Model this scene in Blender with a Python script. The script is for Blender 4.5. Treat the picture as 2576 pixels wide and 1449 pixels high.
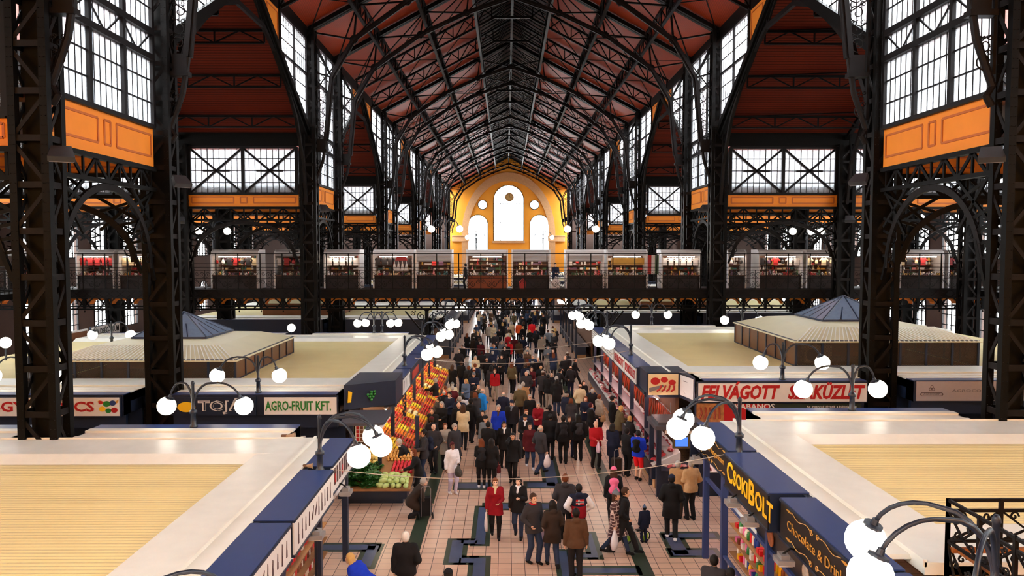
import bpy, math, random
import numpy as np
from mathutils import Vector, Matrix
PI = math.pi
for o in list(bpy.data.objects): bpy.data.objects.remove(o)
S = bpy.context.scene
COL = S.collection
# ------------------------------------------------------------------ camera
FPX = 1900.0; CAMX, CAMY, CAMZ = -0.45, 0.0, 7.8
PITCH, YAW = math.radians(-2.85), math.radians(-0.42)
cam = bpy.data.cameras.new('camera'); cam.sensor_width = 36; cam.lens = 36*FPX/2576
cam.clip_end = 600; cam.clip_start = 0.1
camo = bpy.data.objects.new('camera', cam); COL.objects.link(camo)
camo.location = (CAMX, CAMY, CAMZ); camo.rotation_euler = (PI/2+PITCH, 0, YAW)
S.camera = camo
CM = Matrix.Rotation(YAW,3,'Z') @ Matrix.Rotation(PI/2+PITCH,3,'X')
def ray(px,py):
    return CM @ Vector(((px-1288)/FPX, -(py-724.5)/FPX, -1.0))
def atz(px,py,z):
    d = ray(px,py); t = (z-CAMZ)/d.z
    return Vector((CAMX+d.x*t, CAMY+d.y*t, z))
def aty(px,py,y):
    d = ray(px,py); t = (y-CAMY)/d.y
    return Vector((CAMX+d.x*t, y, CAMZ+d.z*t))
# ------------------------------------------------------------------ daylight, exposure
W = bpy.data.worlds.new('world'); S.world = W; W.use_nodes = True
wn = W.node_tree; bg = wn.nodes['Background']
bg.inputs[0].default_value = (0.93,0.98,1.0,1); bg.inputs[1].default_value = 19.0
S.view_settings.view_transform = 'Standard'; S.view_settings.look = 'None'
S.view_settings.exposure = 0.0; S.view_settings.gamma = 1.0; S.view_settings.use_curve_mapping = False
S.cycles.max_bounces = 5; S.cycles.diffuse_bounces = 3; S.cycles.transparent_max_bounces = 12
S.cycles.sample_clamp_indirect = 6.0
S.cycles.use_denoising = True
# ------------------------------------------------------------------ materials
def hexc(r,g,b):
    f = lambda c: ((c/255+0.055)/1.055)**2.4 if c>10 else c/255/12.92
    return (f(r),f(g),f(b),1)
MATS = {}
def mat(name, col, rough=0.6, metal=0.0, emit=0.0, noise=0.12, scale=6.0, bump=0.0, ecol=None, spec=0.5, coat=0.0):
    if name in MATS: return MATS[name]
    m = bpy.data.materials.new(name); m.use_nodes = True; nt = m.node_tree
    b = nt.nodes['Principled BSDF']
    if len(col)==3: col = hexc(*col)
    b.inputs['Base Color'].default_value = col
    b.inputs['Roughness'].default_value = rough; b.inputs['Metallic'].default_value = metal
    b.inputs['Specular IOR Level'].default_value = spec
    if coat: b.inputs['Coat Weight'].default_value = coat; b.inputs['Coat Roughness'].default_value = 0.25
    if noise:
        tc = nt.nodes.new('ShaderNodeTexCoord'); n = nt.nodes.new('ShaderNodeTexNoise')
        n.inputs['Scale'].default_value = scale; n.inputs['Detail'].default_value = 4
        nt.links.new(tc.outputs['Object'], n.inputs['Vector'])
        mx = nt.nodes.new('ShaderNodeMix'); mx.data_type = 'RGBA'
        mx.inputs[6].default_value = tuple(c*(1-noise*1.6) for c in col[:3])+(1,)
        mx.inputs[7].default_value = tuple(min(1,c*(1+noise*1.6)) for c in col[:3])+(1,)
        nt.links.new(n.outputs['Fac'], mx.inputs[0]); nt.links.new(mx.outputs[2], b.inputs['Base Color'])
        if bump:
            bp = nt.nodes.new('ShaderNodeBump'); bp.inputs['Strength'].default_value = bump; bp.inputs['Distance'].default_value = 0.02
            nt.links.new(n.outputs['Fac'], bp.inputs['Height']); nt.links.new(bp.outputs[0], b.inputs['Normal'])
    if emit:
        b.inputs['Emission Color'].default_value = (ecol or col[:3]+(1,)) if len(ecol or col)==4 else hexc(*ecol)
        b.inputs['Emission Strength'].default_value = emit
    MATS[name] = m
    return m
def bands(name, c1, c2, axis, period, rough=0.5, bump=0.4, coat=0.0, width=0.5, dist=0.02, coords='Object'):
    """boards or corrugation: periodic lines along one axis"""
    m = mat(name, c1, rough, noise=0.0, coat=coat); nt = m.node_tree; b = nt.nodes['Principled BSDF']
    tc = nt.nodes.new('ShaderNodeTexCoord'); sp = nt.nodes.new('ShaderNodeSeparateXYZ'); nt.links.new(tc.outputs[coords], sp.inputs[0])
    ml = nt.nodes.new('ShaderNodeMath'); ml.operation = 'MULTIPLY'; ml.inputs[1].default_value = 2*PI/period
    sn = nt.nodes.new('ShaderNodeMath'); sn.operation = 'SINE'
    nt.links.new(sp.outputs[axis], ml.inputs[0]); nt.links.new(ml.outputs[0], sn.inputs[0])
    rp = nt.nodes.new('ShaderNodeMapRange'); rp.inputs[1].default_value = -1; rp.inputs[2].default_value = -1+2*width
    nt.links.new(sn.outputs[0], rp.inputs[0])
    n = nt.nodes.new('ShaderNodeTexNoise'); n.inputs['Scale'].default_value = 0.6; n.inputs['Detail'].default_value = 6
    nt.links.new(tc.outputs[coords], n.inputs['Vector'])
    mx = nt.nodes.new('ShaderNodeMix'); mx.data_type='RGBA'; mx.inputs[6].default_value = hexc(*c2); mx.inputs[7].default_value = hexc(*c1)
    nt.links.new(rp.outputs[0], mx.inputs[0])
    m2 = nt.nodes.new('ShaderNodeMix'); m2.data_type='RGBA'; m2.blend_type='MULTIPLY'; m2.inputs[0].default_value = 0.35
    nt.links.new(mx.outputs[2], m2.inputs[6]); nt.links.new(n.outputs['Fac'], m2.inputs[7]); nt.links.new(m2.outputs[2], b.inputs['Base Color'])
    bp = nt.nodes.new('ShaderNodeBump'); bp.inputs['Strength'].default_value = bump; bp.inputs['Distance'].default_value = dist
    nt.links.new(rp.outputs[0], bp.inputs['Height']); nt.links.new(bp.outputs[0], b.inputs['Normal'])
    return m
def clear_glass(name, tint=(1,1,1,1), gloss=0.06):
    m = bpy.data.materials.new(name); m.use_nodes = True; nt = m.node_tree; nt.nodes.clear()
    o = nt.nodes.new('ShaderNodeOutputMaterial'); t = nt.nodes.new('ShaderNodeBsdfTransparent'); g = nt.nodes.new('ShaderNodeBsdfGlossy')
    t.inputs[0].default_value = tint; g.inputs['Roughness'].default_value = 0.1
    mx = nt.nodes.new('ShaderNodeMixShader'); mx.inputs[0].default_value = gloss
    nt.links.new(t.outputs[0], mx.inputs[1]); nt.links.new(g.outputs[0], mx.inputs[2]); nt.links.new(mx.outputs[0], o.inputs[0])
    MATS[name] = m; return m
def wire_mesh(name, col, period=0.05, wire=0.3):
    """open wire netting: holes are transparent"""
    m = bpy.data.materials.new(name); m.use_nodes = True; nt = m.node_tree; b = nt.nodes['Principled BSDF']
    b.inputs['Base Color'].default_value = hexc(*col); b.inputs['Roughness'].default_value = .5
    tc = nt.nodes.new('ShaderNodeTexCoord'); sp = nt.nodes.new('ShaderNodeSeparateXYZ'); nt.links.new(tc.outputs['Object'], sp.inputs[0])
    a = nt.nodes.new('ShaderNodeMath'); a.operation='ADD'; nt.links.new(sp.outputs[0],a.inputs[0]); nt.links.new(sp.outputs[1],a.inputs[1])
    outs = []
    for s in (1,-1):
        k = nt.nodes.new('ShaderNodeMath'); k.operation='MULTIPLY_ADD'; k.inputs[1].default_value = s; nt.links.new(sp.outputs[2],k.inputs[0]); nt.links.new(a.outputs[0],k.inputs[2])
        q = nt.nodes.new('ShaderNodeMath'); q.operation='PINGPONG'; q.inputs[1].default_value = period/2; nt.links.new(k.outputs[0],q.inputs[0])
        l = nt.nodes.new('ShaderNodeMath'); l.operation='LESS_THAN'; l.inputs[1].default_value = period*wire/2; nt.links.new(q.outputs[0],l.inputs[0]); outs.append(l)
    mxx = nt.nodes.new('ShaderNodeMath'); mxx.operation='MAXIMUM'; nt.links.new(outs[0].outputs[0],mxx.inputs[0]); nt.links.new(outs[1].outputs[0],mxx.inputs[1])
    nt.links.new(mxx.outputs[0], b.inputs['Alpha']); MATS[name]=m; return m
IRON = mat('iron', (9,7,6), 0.5, 0.0, noise=0.25, scale=3, bump=0.15, spec=.1)
IRON2 = mat('iron_brown', (20,15,14), 0.5, noise=0.3, scale=5, spec=.12)
FROST = None
ORANGE = mat('ochre_paint', (224,128,14), 0.65, noise=0.06, scale=2)
ORLINE = mat('ochre_line_paint', (176,88,22), 0.65, noise=0.05)
YELLOW = mat('gable_paint', (226,150,34), 0.7, noise=0.1, scale=.4)
STONE = mat('sandstone', (196,150,104), 0.8, noise=0.15, scale=3)
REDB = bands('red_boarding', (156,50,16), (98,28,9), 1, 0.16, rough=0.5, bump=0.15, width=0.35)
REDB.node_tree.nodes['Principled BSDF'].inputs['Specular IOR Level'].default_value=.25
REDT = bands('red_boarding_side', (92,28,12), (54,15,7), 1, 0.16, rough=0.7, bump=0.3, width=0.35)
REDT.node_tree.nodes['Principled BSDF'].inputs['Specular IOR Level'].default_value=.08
DARKROOF = mat('dark_boarding', (58,22,14), 0.6)
CREAM = mat('cream_sheet', (228,220,184), 0.42, noise=0.05, scale=1.2)
CREAMC = bands('cream_corrugated', (216,196,152), (172,150,104), 1, 0.105, rough=0.45, bump=0.5, width=.6, dist=.02)
BLUE = mat('blue_paint', (44,62,112), 0.32, noise=0.1, scale=2)
NAVY = mat('navy_paint', (22,34,56), 0.4, noise=0.1)
WHITE = mat('white_sign', (226,222,218), 0.4, noise=0.03)
BLACK = mat('black_board', (18,14,14), 0.35, noise=0.1)
GLASS = clear_glass('window_glass')
def frosted(name):
    m = bpy.data.materials.new(name); m.use_nodes = True; nt = m.node_tree; nt.nodes.clear()
    o = nt.nodes.new('ShaderNodeOutputMaterial'); t = nt.nodes.new('ShaderNodeBsdfTransparent'); g = nt.nodes.new('ShaderNodeBsdfTranslucent')
    g.inputs[0].default_value = (.92,.95,1,1)
    mx = nt.nodes.new('ShaderNodeMixShader'); mx.inputs[0].default_value = .25
    nt.links.new(t.outputs[0], mx.inputs[1]); nt.links.new(g.outputs[0], mx.inputs[2]); nt.links.new(mx.outputs[0], o.inputs[0])
    return m
FROST = frosted('wired_frosted_glass')
def text_mat(n,c,e=0): return mat('paint_'+n, c, 0.5, emit=e, noise=0)
# ------------------------------------------------------------------ mesh builder
class MB:
    def __init__(s): s.v=[]; s.f=[]; s.m=[]
    def add(s, vs, fs, mi=0):
        n=len(s.v); s.v += [tuple(v) for v in vs]; s.f += [tuple(i+n for i in f) for f in fs]; s.m += [mi]*len(fs); return s
    def box(s,x0,y0,z0,x1,y1,z1,mi=0):
        if x0>x1:x0,x1=x1,x0
        if y0>y1:y0,y1=y1,y0
        if z0>z1:z0,z1=z1,z0
        v=[(x0,y0,z0),(x1,y0,z0),(x1,y1,z0),(x0,y1,z0),(x0,y0,z1),(x1,y0,z1),(x1,y1,z1),(x0,y1,z1)]
        return s.add(v,[(3,2,1,0),(4,5,6,7),(0,1,5,4),(1,2,6,5),(2,3,7,6),(3,0,4,7)],mi)
    def beam(s,p,q,w,h=None,up=(0,0,1),mi=0):
        h=h or w; p=Vector(p); q=Vector(q); d=q-p
        if d.length<1e-6: return s
        d.normalize(); u=Vector(up)
        if abs(d.dot(u))>.98: u=Vector((0,1,0)) if abs(d.y)<.9 else Vector((1,0,0))
        a=d.cross(u).normalized(); b=a.cross(d)
        v=[]
        for c in (p,q):
            for i,j in ((-1,-1),(1,-1),(1,1),(-1,1)): v.append(c+a*i*w/2+b*j*h/2)
        return s.add(v,[(0,1,2,3),(7,6,5,4),(0,4,5,1),(1,5,6,2),(2,6,7,3),(3,7,4,0)],mi)
    def poly(s,pts,w,h=None,up=(0,0,1),mi=0):
        for a,b in zip(pts,pts[1:]): s.beam(a,b,w,h,up,mi)
        return s
    def tube(s,pts,r,n=8,mi=0,caps=True):
        pts=[Vector(p) for p in pts]; rs=r if isinstance(r,(list,tuple)) else [r]*len(pts)
        t0=(pts[1]-pts[0]).normalized(); u=Vector((0,0,1)) if abs(t0.z)<.9 else Vector((1,0,0))
        a=t0.cross(u).normalized(); vs=[]
        for i,p in enumerate(pts):
            t=(pts[min(i+1,len(pts)-1)]-pts[max(i-1,0)]).normalized()
            a=(a-t*a.dot(t)).normalized(); b=t.cross(a)
            for k in range(n):
                an=2*PI*k/n; vs.append(p+(a*math.cos(an)+b*math.sin(an))*rs[i])
        fs=[]
        for i in range(len(pts)-1):
            for k in range(n):
                k2=(k+1)%n; fs.append((i*n+k,i*n+k2,(i+1)*n+k2,(i+1)*n+k))
        if caps: fs += [tuple(range(n))[::-1], tuple(range((len(pts)-1)*n,len(pts)*n))]
        return s.add(vs,fs,mi)
    def lathe(s,prof,c=(0,0,0),n=16,mi=0,sc=(1,1)):
        vs=[];fs=[]
        for r,z in prof:
            for k in range(n):
                an=2*PI*k/n; vs.append((c[0]+r*math.cos(an)*sc[0],c[1]+r*math.sin(an)*sc[1],c[2]+z))
        for i in range(len(prof)-1):
            for k in range(n):
                k2=(k+1)%n; fs.append((i*n+k,i*n+k2,(i+1)*n+k2,(i+1)*n+k))
        fs += [tuple(range(n))[::-1], tuple(range((len(prof)-1)*n,len(prof)*n))]
        return s.add(vs,fs,mi)
    def sphere(s,c,r,n=16,mi=0,sz=1.0):
        return s.lathe([(r*math.sin(PI*(i+.02)/(n//2+.04)), -r*sz*math.cos(PI*i/(n//2))) for i in range(n//2+1)],c,n,mi)
    def prism(s,pts,depth,mi=0):
        """pts: 3D outline, depth: vector"""
        d=Vector(depth); p=[Vector(q) for q in pts]; n=len(p)
        fs=[tuple(range(n))[::-1],tuple(range(n,2*n))]+[(i,(i+1)%n,(i+1)%n+n,i+n) for i in range(n)]
        return s.add(p+[q+d for q in p],fs,mi)
    def quad(s,a,b,c,d,mi=0): return s.add([a,b,c,d],[(0,1,2,3)],mi)
    def mesh(s,name,mats,smooth=False):
        me=bpy.data.meshes.new(name); me.from_pydata(s.v,[],s.f)
        for m in (mats if isinstance(mats,(list,tuple)) else [mats]): me.materials.append(m)
        if any(s.m): me.polygons.foreach_set('material_index',s.m)
        if smooth: me.polygons.foreach_set('use_smooth',[True]*len(s.f))
        me.update(); return me
    def build(s,name,mats,parent=None,smooth=False,loc=None):
        o=bpy.data.objects.new(name,s.mesh(name,mats,smooth)); COL.objects.link(o)
        if loc is not None: o.location=loc
        if parent is not None: o.parent=parent
        return o
def tag(o,label=None,cat=None,group=None,kind=None):
    if label: o['label']=label
    if cat: o['category']=cat
    if group: o['group']=group
    if kind: o['kind']=kind
    return o
def thing(name,label,cat,loc=(0,0,0),rz=0,group=None,scale=None):
    o=bpy.data.objects.new(name,None); COL.objects.link(o); o.empty_display_size=.1
    o.location=loc; o.rotation_euler=(0,0,rz)
    if scale: o.scale=scale
    return tag(o,label,cat,group)
def struct(mb,name,m,smooth=False): return tag(mb.build(name,m,None,smooth),kind='structure')
CHILD={}
def copy_tree(o,parent=None,kids=None):
    c=o.copy(); COL.objects.link(c)
    if parent is not None: c.parent=parent
    for ch in (kids or list(o.children)): copy_tree(ch,c)
    return c
def dup(o,loc,rz=None,label=None,group=None,scale=None):
    c=copy_tree(o); c.location=loc
    if rz is not None: c.rotation_euler=(0,0,rz)
    if label: c['label']=label
    if group: c['group']=group
    if scale: c.scale=scale
    return c
def text(s,size,loc,rot,m,parent=None,bold=0.0,shear=0.0,align='LEFT',name='lettering',width=None,ext=0.004,sx=1.0):
    cu=bpy.data.curves.new(name,'FONT'); cu.body=s; cu.size=size; cu.extrude=ext; cu.offset=bold; cu.shear=shear; cu.align_x=align; cu.align_y='CENTER'
    cu.resolution_u=2
    o=bpy.data.objects.new(name,cu); COL.objects.link(o); cu.materials.append(m)
    o.location=loc; o.rotation_euler=rot
    if width:
        bpy.context.view_layer.update(); w=o.dimensions.x
        sx=width/w if w>0 else 1
    o.scale=(sx,1,1)
    bpy.context.view_layer.update(); me=bpy.data.meshes.new_from_object(o.evaluated_get(bpy.context.evaluated_depsgraph_get()))
    n=bpy.data.objects.new(name,me); COL.objects.link(n); n.location=loc; n.rotation_euler=rot; n.scale=(sx,1,1)
    bpy.data.objects.remove(o); o=n
    if parent is not None: o.parent=parent
    return o
def spiral(c,r,turns,start,sgn=1,plane='xz',n=14,r1=0.15):
    out=[]
    for i in range(n+1):
        t=i/n; a=start+sgn*turns*2*PI*t; rr=r*(1-(1-r1)*t)
        x,z=rr*math.cos(a),rr*math.sin(a)
        out.append((c[0]+x,c[1],c[2]+z) if plane=='xz' else (c[0],c[1]+x,c[2]+z))
    return out
# ================================================================== THE HALL
HW=12.4; EAVE=21.2; RIDGE=27.9; OUT=35.5
PL=[19.5,26.3,46.1,53.1,73.0,80.0,99.9,106.9,126.8,133.8,153.7]      # planes of the nave columns
YEND=163.6; YBACK=-9.0
AX=[20.15,27.9]                                                      # aisle columns
def pair_planes():                                                   # narrow bays and wide bays
    nar=[(19.5,26.3),(46.1,53.1),(73.0,80.0),(99.9,106.9),(126.8,133.8),(153.7,160.6)]
    wide=[(-0.6,19.5),(26.3,46.1),(53.1,73.0),(80.0,99.9),(106.9,126.8),(133.8,153.7)]
    return nar,wide
NAR,WIDE=pair_planes()
# ---- floor: pink-beige tiles with joints, inlaid bands
def tile_mat():
    m=mat('floor_tiles',(196,152,128),0.28,noise=0); nt=m.node_tree; b=nt.nodes['Principled BSDF']
    tc=nt.nodes.new('ShaderNodeTexCoord'); br=nt.nodes.new('ShaderNodeTexBrick'); mp=nt.nodes.new('ShaderNodeMapping')
    nt.links.new(tc.outputs['Object'],mp.inputs[0]); nt.links.new(mp.outputs[0],br.inputs[0])
    br.offset=0; br.inputs['Scale'].default_value=1; br.inputs['Brick Width'].default_value=.33; br.inputs['Row Height'].default_value=.33
    br.inputs['Mortar Size'].default_value=.008; br.inputs['Mortar Smooth'].default_value=.1
    br.inputs['Color1'].default_value=hexc(246,206,180); br.inputs['Color2'].default_value=hexc(232,190,164); br.inputs['Mortar'].default_value=hexc(74,44,36)
    n=nt.nodes.new('ShaderNodeTexNoise'); n.inputs['Scale'].default_value=.5; n.inputs['Detail'].default_value=5; nt.links.new(tc.outputs['Object'],n.inputs[0])
    mx=nt.nodes.new('ShaderNodeMix'); mx.data_type='RGBA'; mx.blend_type='MULTIPLY'; mx.inputs[0].default_value=.2
    nt.links.new(br.outputs[0],mx.inputs[6]); nt.links.new(n.outputs['Fac'],mx.inputs[7]); nt.links.new(mx.outputs[2],b.inputs['Base Color'])
    return m
struct(MB().box(-OUT-1,YBACK,-.3,OUT+1,YEND+1,0),'floor',tile_mat())
GREENT=mat('green_tile',(52,66,52),.3,noise=.15,scale=4); BLUET=mat('blue_tile',(74,86,116),.3,noise=.18,scale=3)
# ---- nave roof, boarded, in two slopes with a raised dark ridge strip
T=.12
def nz(x): return RIDGE-(RIDGE-EAVE)*abs(x)/HW
for s,nm in ((-1,'ceiling_nave_slope_west'),(1,'ceiling_nave_slope_east')):
    a=2.6
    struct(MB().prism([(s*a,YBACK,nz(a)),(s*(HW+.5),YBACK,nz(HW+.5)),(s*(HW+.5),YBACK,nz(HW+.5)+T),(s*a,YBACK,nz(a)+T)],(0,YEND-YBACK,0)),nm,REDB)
b=MB(); zr=nz(2.6)+.9
for s in (-1,1):
    b.prism([(s*2.6,YBACK,nz(2.6)),(s*2.75,YBACK,nz(2.6)),(s*2.75,YBACK,zr),(s*2.6,YBACK,zr)],(0,YEND-YBACK,0))
    b.prism([(0,YBACK,zr+1.2),(s*2.75,YBACK,zr),(s*2.75,YBACK,zr+T),(0,YBACK,zr+1.2+T)],(0,YEND-YBACK,0))
struct(b,'ceiling_ridge_strip',DARKROOF)
# ---- transept roofs and low strip roofs
TR=20.7; TE=14.7
for i,(y0,y1) in enumerate(WIDE):
    ym=(y0+y1)/2
    if i==0: ym=9.4; y0=-.6
    for s,nm in ((-1,'west'),(1,'east')):
        b=MB(); x0,x1=s*(HW+.15),s*OUT
        for ya in (y0-.2,y1+.2):
            b.prism([(x0,ya,TE),(x0,ym,TR),(x0,ym,TR+T),(x0,ya,TE+T)],(x1-x0,0,0))
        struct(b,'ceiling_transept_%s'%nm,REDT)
for (y0,y1) in NAR:
    for s,nm in ((-1,'west'),(1,'east')):
        struct(MB().box(s*(HW+.2),y0+.15,11.6,s*OUT,y1-.15,11.8),'ceiling_side_strip_%s'%nm,DARKROOF)
# ---- outer side walls with arched windows
WALLB=mat('outer_wall',(58,38,30),.8,noise=.2,scale=1)
FR=mat('window_frame',(20,17,18),.5,noise=.1,spec=.15)
def arch_pts(x0,x1,z0,z1,n=8,pointed=False):
    """outline in (u,z): rectangle with an arched head"""
    r=(x1-x0)/2; c=(x0+x1)/2; zs=z1-r
    return [(x1,z0)]+[(c+r*math.cos(PI*k/n),zs+r*math.sin(PI*k/n)*(1.0)) for k in range(n+1)]+[(x0,z0)]
def holed_wall(us,zs_lo,zs_hi,holes,place,thick,depthdir):
    """a wall strip: vertical bands between and above/below arched holes; holes sorted, (u0,u1,z0,z1)"""
    b=MB(); u=us[0]
    def pr(poly): b.prism([place(p[0],p[1]) for p in poly],Vector(depthdir)*thick)
    for (a,c,z0,z1) in holes:
        if a>u: pr([(u,zs_lo),(a,zs_lo),(a,zs_hi),(u,zs_hi)])
        if z0>zs_lo: pr([(a,zs_lo),(c,zs_lo),(c,z0),(a,z0)])
        pts=arch_pts(a,c,z0,z1); h=len(pts)//2
        arc=pts[1:-1]
        for (p,q) in zip(arc,arc[1:]): pr([q,p,(p[0],zs_hi),(q[0],zs_hi)])
        u=c
    if us[1]>u: pr([(u,zs_lo),(us[1],zs_lo),(us[1],zs_hi),(u,zs_hi)])
    return b
wi=0
def arched_window(place,a,c,z0,z1,nrm,nv,nh,fw=.09,name=None,glass=True,split=None):
    """frame, glazing bars and one pane of an arched window"""
    global wi; wi+=1
    pts=arch_pts(a,c,z0,z1,12); b=MB(); P=[Vector(place(*p)) for p in pts]
    b.poly(P+[P[0]],fw,.14,nrm)
    r=(c-a)/2; cc=(a+c)/2; zs=z1-r
    top=lambda u: zs+math.sqrt(max(0,r*r-(u-cc)**2)) if z1-z0>r else z1
    for k in range(1,nv+1):
        u=a+(c-a)*k/(nv+1)
        if split: u=split[k-1]
        b.beam(place(u,z0),place(u,top(u)),fw*.8,.1,nrm)
    for k in range(1,nh+1):
        z=z0+(z1-z0)*k/(nh+1)
        if z>zs: hw=math.sqrt(max(0.01,r*r-(z-zs)**2)); b.beam(place(cc-hw,z),place(cc+hw,z),fw*.8,.1,nrm)
        else: b.beam(place(a,z),place(c,z),fw*.8,.1,nrm)
    o=struct(b,'window_%d'%wi,FR)
    if glass:
        g=MB(); n=Vector(nrm); g.prism([p+n*-.01 for p in P],n*.02); q=g.build('pane',GLASS,o)
    return o
for s,nm in ((-1,'wall_left'),(1,'wall_right')):
    place=lambda u,z,s=s:(s*OUT,u,z)
    lo=[];hi=[]
    for (y0,y1) in WIDE[:4]+NAR[:4]:
        n=4 if y1-y0>10 else 1
        for k in range(n):
            c=y0+(y1-y0)*(k+.5)/n
            if c<20: continue
            lo.append((c-1.25,c+1.25,.9,4.3)); hi.append((c-1.5,c+1.5,7.2,11.0))
    lo.sort(); hi.sort()
    struct(holed_wall((YBACK,YEND),0,5,lo,place,.3,(s,0,0)),nm,WALLB)
    struct(holed_wall((YBACK,YEND),5,15,hi,place,.3,(s,0,0)),nm,WALLB)
    for h in lo+hi: arched_window(place,*h,(s,0,0),3,3)
# ---- far gable wall
def gp(u,z): return (u,YEND,z)
sc=YEND/1900.
CY=lambda px:(px-1281)*sc
CZ=lambda py:7.8+(630-py)*sc
gw=[(CY(1180),CY(1229),CZ(660),CZ(541)),(CY(1243.5),CY(1319),CZ(606),CZ(467)),(CY(1335),CY(1382),CZ(660),CZ(541))]
struct(holed_wall((-13.2,13.2),0,31,gw,gp,.6,(0,1,0)),'wall_far',YELLOW)
for k,h in enumerate(gw):
    if k==1:
        o=arched_window(gp,*h,(0,1,0),2,2,.16,split=(CY(1260.5),CY(1302)))
    else: arched_window(gp,*h,(0,1,0),0,1,.14)
DISC=mat('round_window_light',(255,255,255),.5,emit=6,noise=0)
for px in (1216,1346):
    c=(CY(px),YEND-.06,CZ(516)); b=MB(); b.tube([(c[0]+.98*math.cos(t),c[1],c[2]+.98*math.sin(t)) for t in [i*PI/12 for i in range(25)]],.09,6)
    wi+=1; o=struct(b,'window_%d'%wi,FR)
    g=MB(); g.prism([(c[0]+.95*math.cos(t),c[1],c[2]+.95*math.sin(t)) for t in [i*PI/12 for i in range(24)]],(0,.05,0)); q=g.build('pane',DISC,o); q['label']='lit round pane'
# stone arch and imposts on the gable
b=MB(); R0,R1=10.1,8.7; cz=CZ(590)
N=28
def aw(r,t):
    return (r*math.cos(t)*1.0, YEND-.25, cz+ (r*math.sin(t))*1.32)
for k in range(N):
    t0,t1=PI*k/N,PI*(k+1)/N
    b.prism([aw(R0,t0),aw(R1,t0),aw(R1,t1),aw(R0,t1)],(0,.35,0))
for s in (-1,1):
    b.box(s*R1,YEND-.25,0,s*R0,YEND+.05,cz); b.box(s*8.5,YEND-.4,cz-1.5,s*12.2,YEND+.05,cz-.3); b.box(s*8.4,YEND-.5,cz-.45,s*12.2,YEND+.05,cz-.2)
b.box(gw[1][0]-.25,YEND-.3,gw[1][2]-.5,gw[1][1]+.25,YEND+.05,gw[1][2])
struct(b,'trim_gable_stone_arch',STONE)
# wall of the aisles beside the gable
for s in (-1,1):
    struct(MB().box(s*13.0,YEND-.1,0,s*OUT,YEND+.4,16),'wall_far_aisle',WALLB)
bw=[(-2.6,2.6,10,18.5)]
struct(holed_wall((-OUT,OUT),0,28.5,bw,lambda u,z:(u,YBACK,z),-.4,(0,1,0)),'wall_back',YELLOW)
for h in bw: arched_window(lambda u,z:(u,YBACK,z),*h,(0,1,0),2,3)
# clock hanging in the big window
CLK=mat('clock_face',(196,160,96),.5); c=aty(1281.5,496,YEND-1.2)
t=thing('wall_clock','round gold-rimmed clock hanging in the tall arched gable window','clock',c)
MB().lathe([(0.01,0),(.82,0),(.82,.16),(.01,.16)],(0,0,0),24).build('dial',CLK,t).rotation_euler=(PI/2,0,0)
b=MB(); b.tube([(.86*math.cos(a*PI/16),0,.86*math.sin(a*PI/16)) for a in range(33)],.09,8); b.build('rim',mat('gilt',(120,86,40),.4,.6),t)
b=MB()
for k in range(12):
    a=k*PI/6; b.beam((.6*math.sin(a),-.19,.6*math.cos(a)),(.75*math.sin(a),-.19,.75*math.cos(a)),.07,.03,(0,1,0))
b.build('hour_mark',BLACK,t)
MB().beam((0,-.22,0),(0,-.22,.6),.08,.03,(0,1,0)).build('hand',BLACK,t); MB().beam((0,-.22,0),(.45,-.22,0),.09,.03,(0,1,0)).build('hand',BLACK,t)
MB().tube([(0,0,.9),(0,0,2.2)],.03,6).build('hanger',BLACK,t)

# ---- clerestory windows with ochre panels, nave sides
def glazed(place,u0,u1,z0,top,nrm,bot=None,nv=6,fr=.035):
    """thin glazing bars over a field; top/bot are functions of u"""
    b=MB(); bot=bot or (lambda u:z0)
    for k in range(0,nv+1):
        u=u0+(u1-u0)*k/nv
        if top(u)-bot(u)>.05: b.beam(place(u,bot(u)),place(u,top(u)),fr,fr,nrm)
    return b
def panel(place,u0,u1,z0,z1,nrm,parts=(.44,.12,.44)):
    """ochre fascia panel with painted frames; returns object"""
    n=Vector(nrm); b=MB(); b.prism([place(u0,z0),place(u1,z0),place(u1,z1),place(u0,z1)],-n*.12)
    o=b
    L=MB(); u=u0; g=(u1-u0)*.03; h=(z1-z0); lw=.07
    for f in parts:
        a,c=u+g,u+(u1-u0)*f-g; za,zc=z0+h*.2+.08,z1-h*.18
        for p,q in (((a,za),(c,za)),((a,zc),(c,zc)),((a,za),(a,zc)),((c,za),(c,zc))):
            L.beam(Vector(place(*p))+n*.01,Vector(place(*q))+n*.01,lw,.03,nrm)
        u+=(u1-u0)*f
    return b,L
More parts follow.
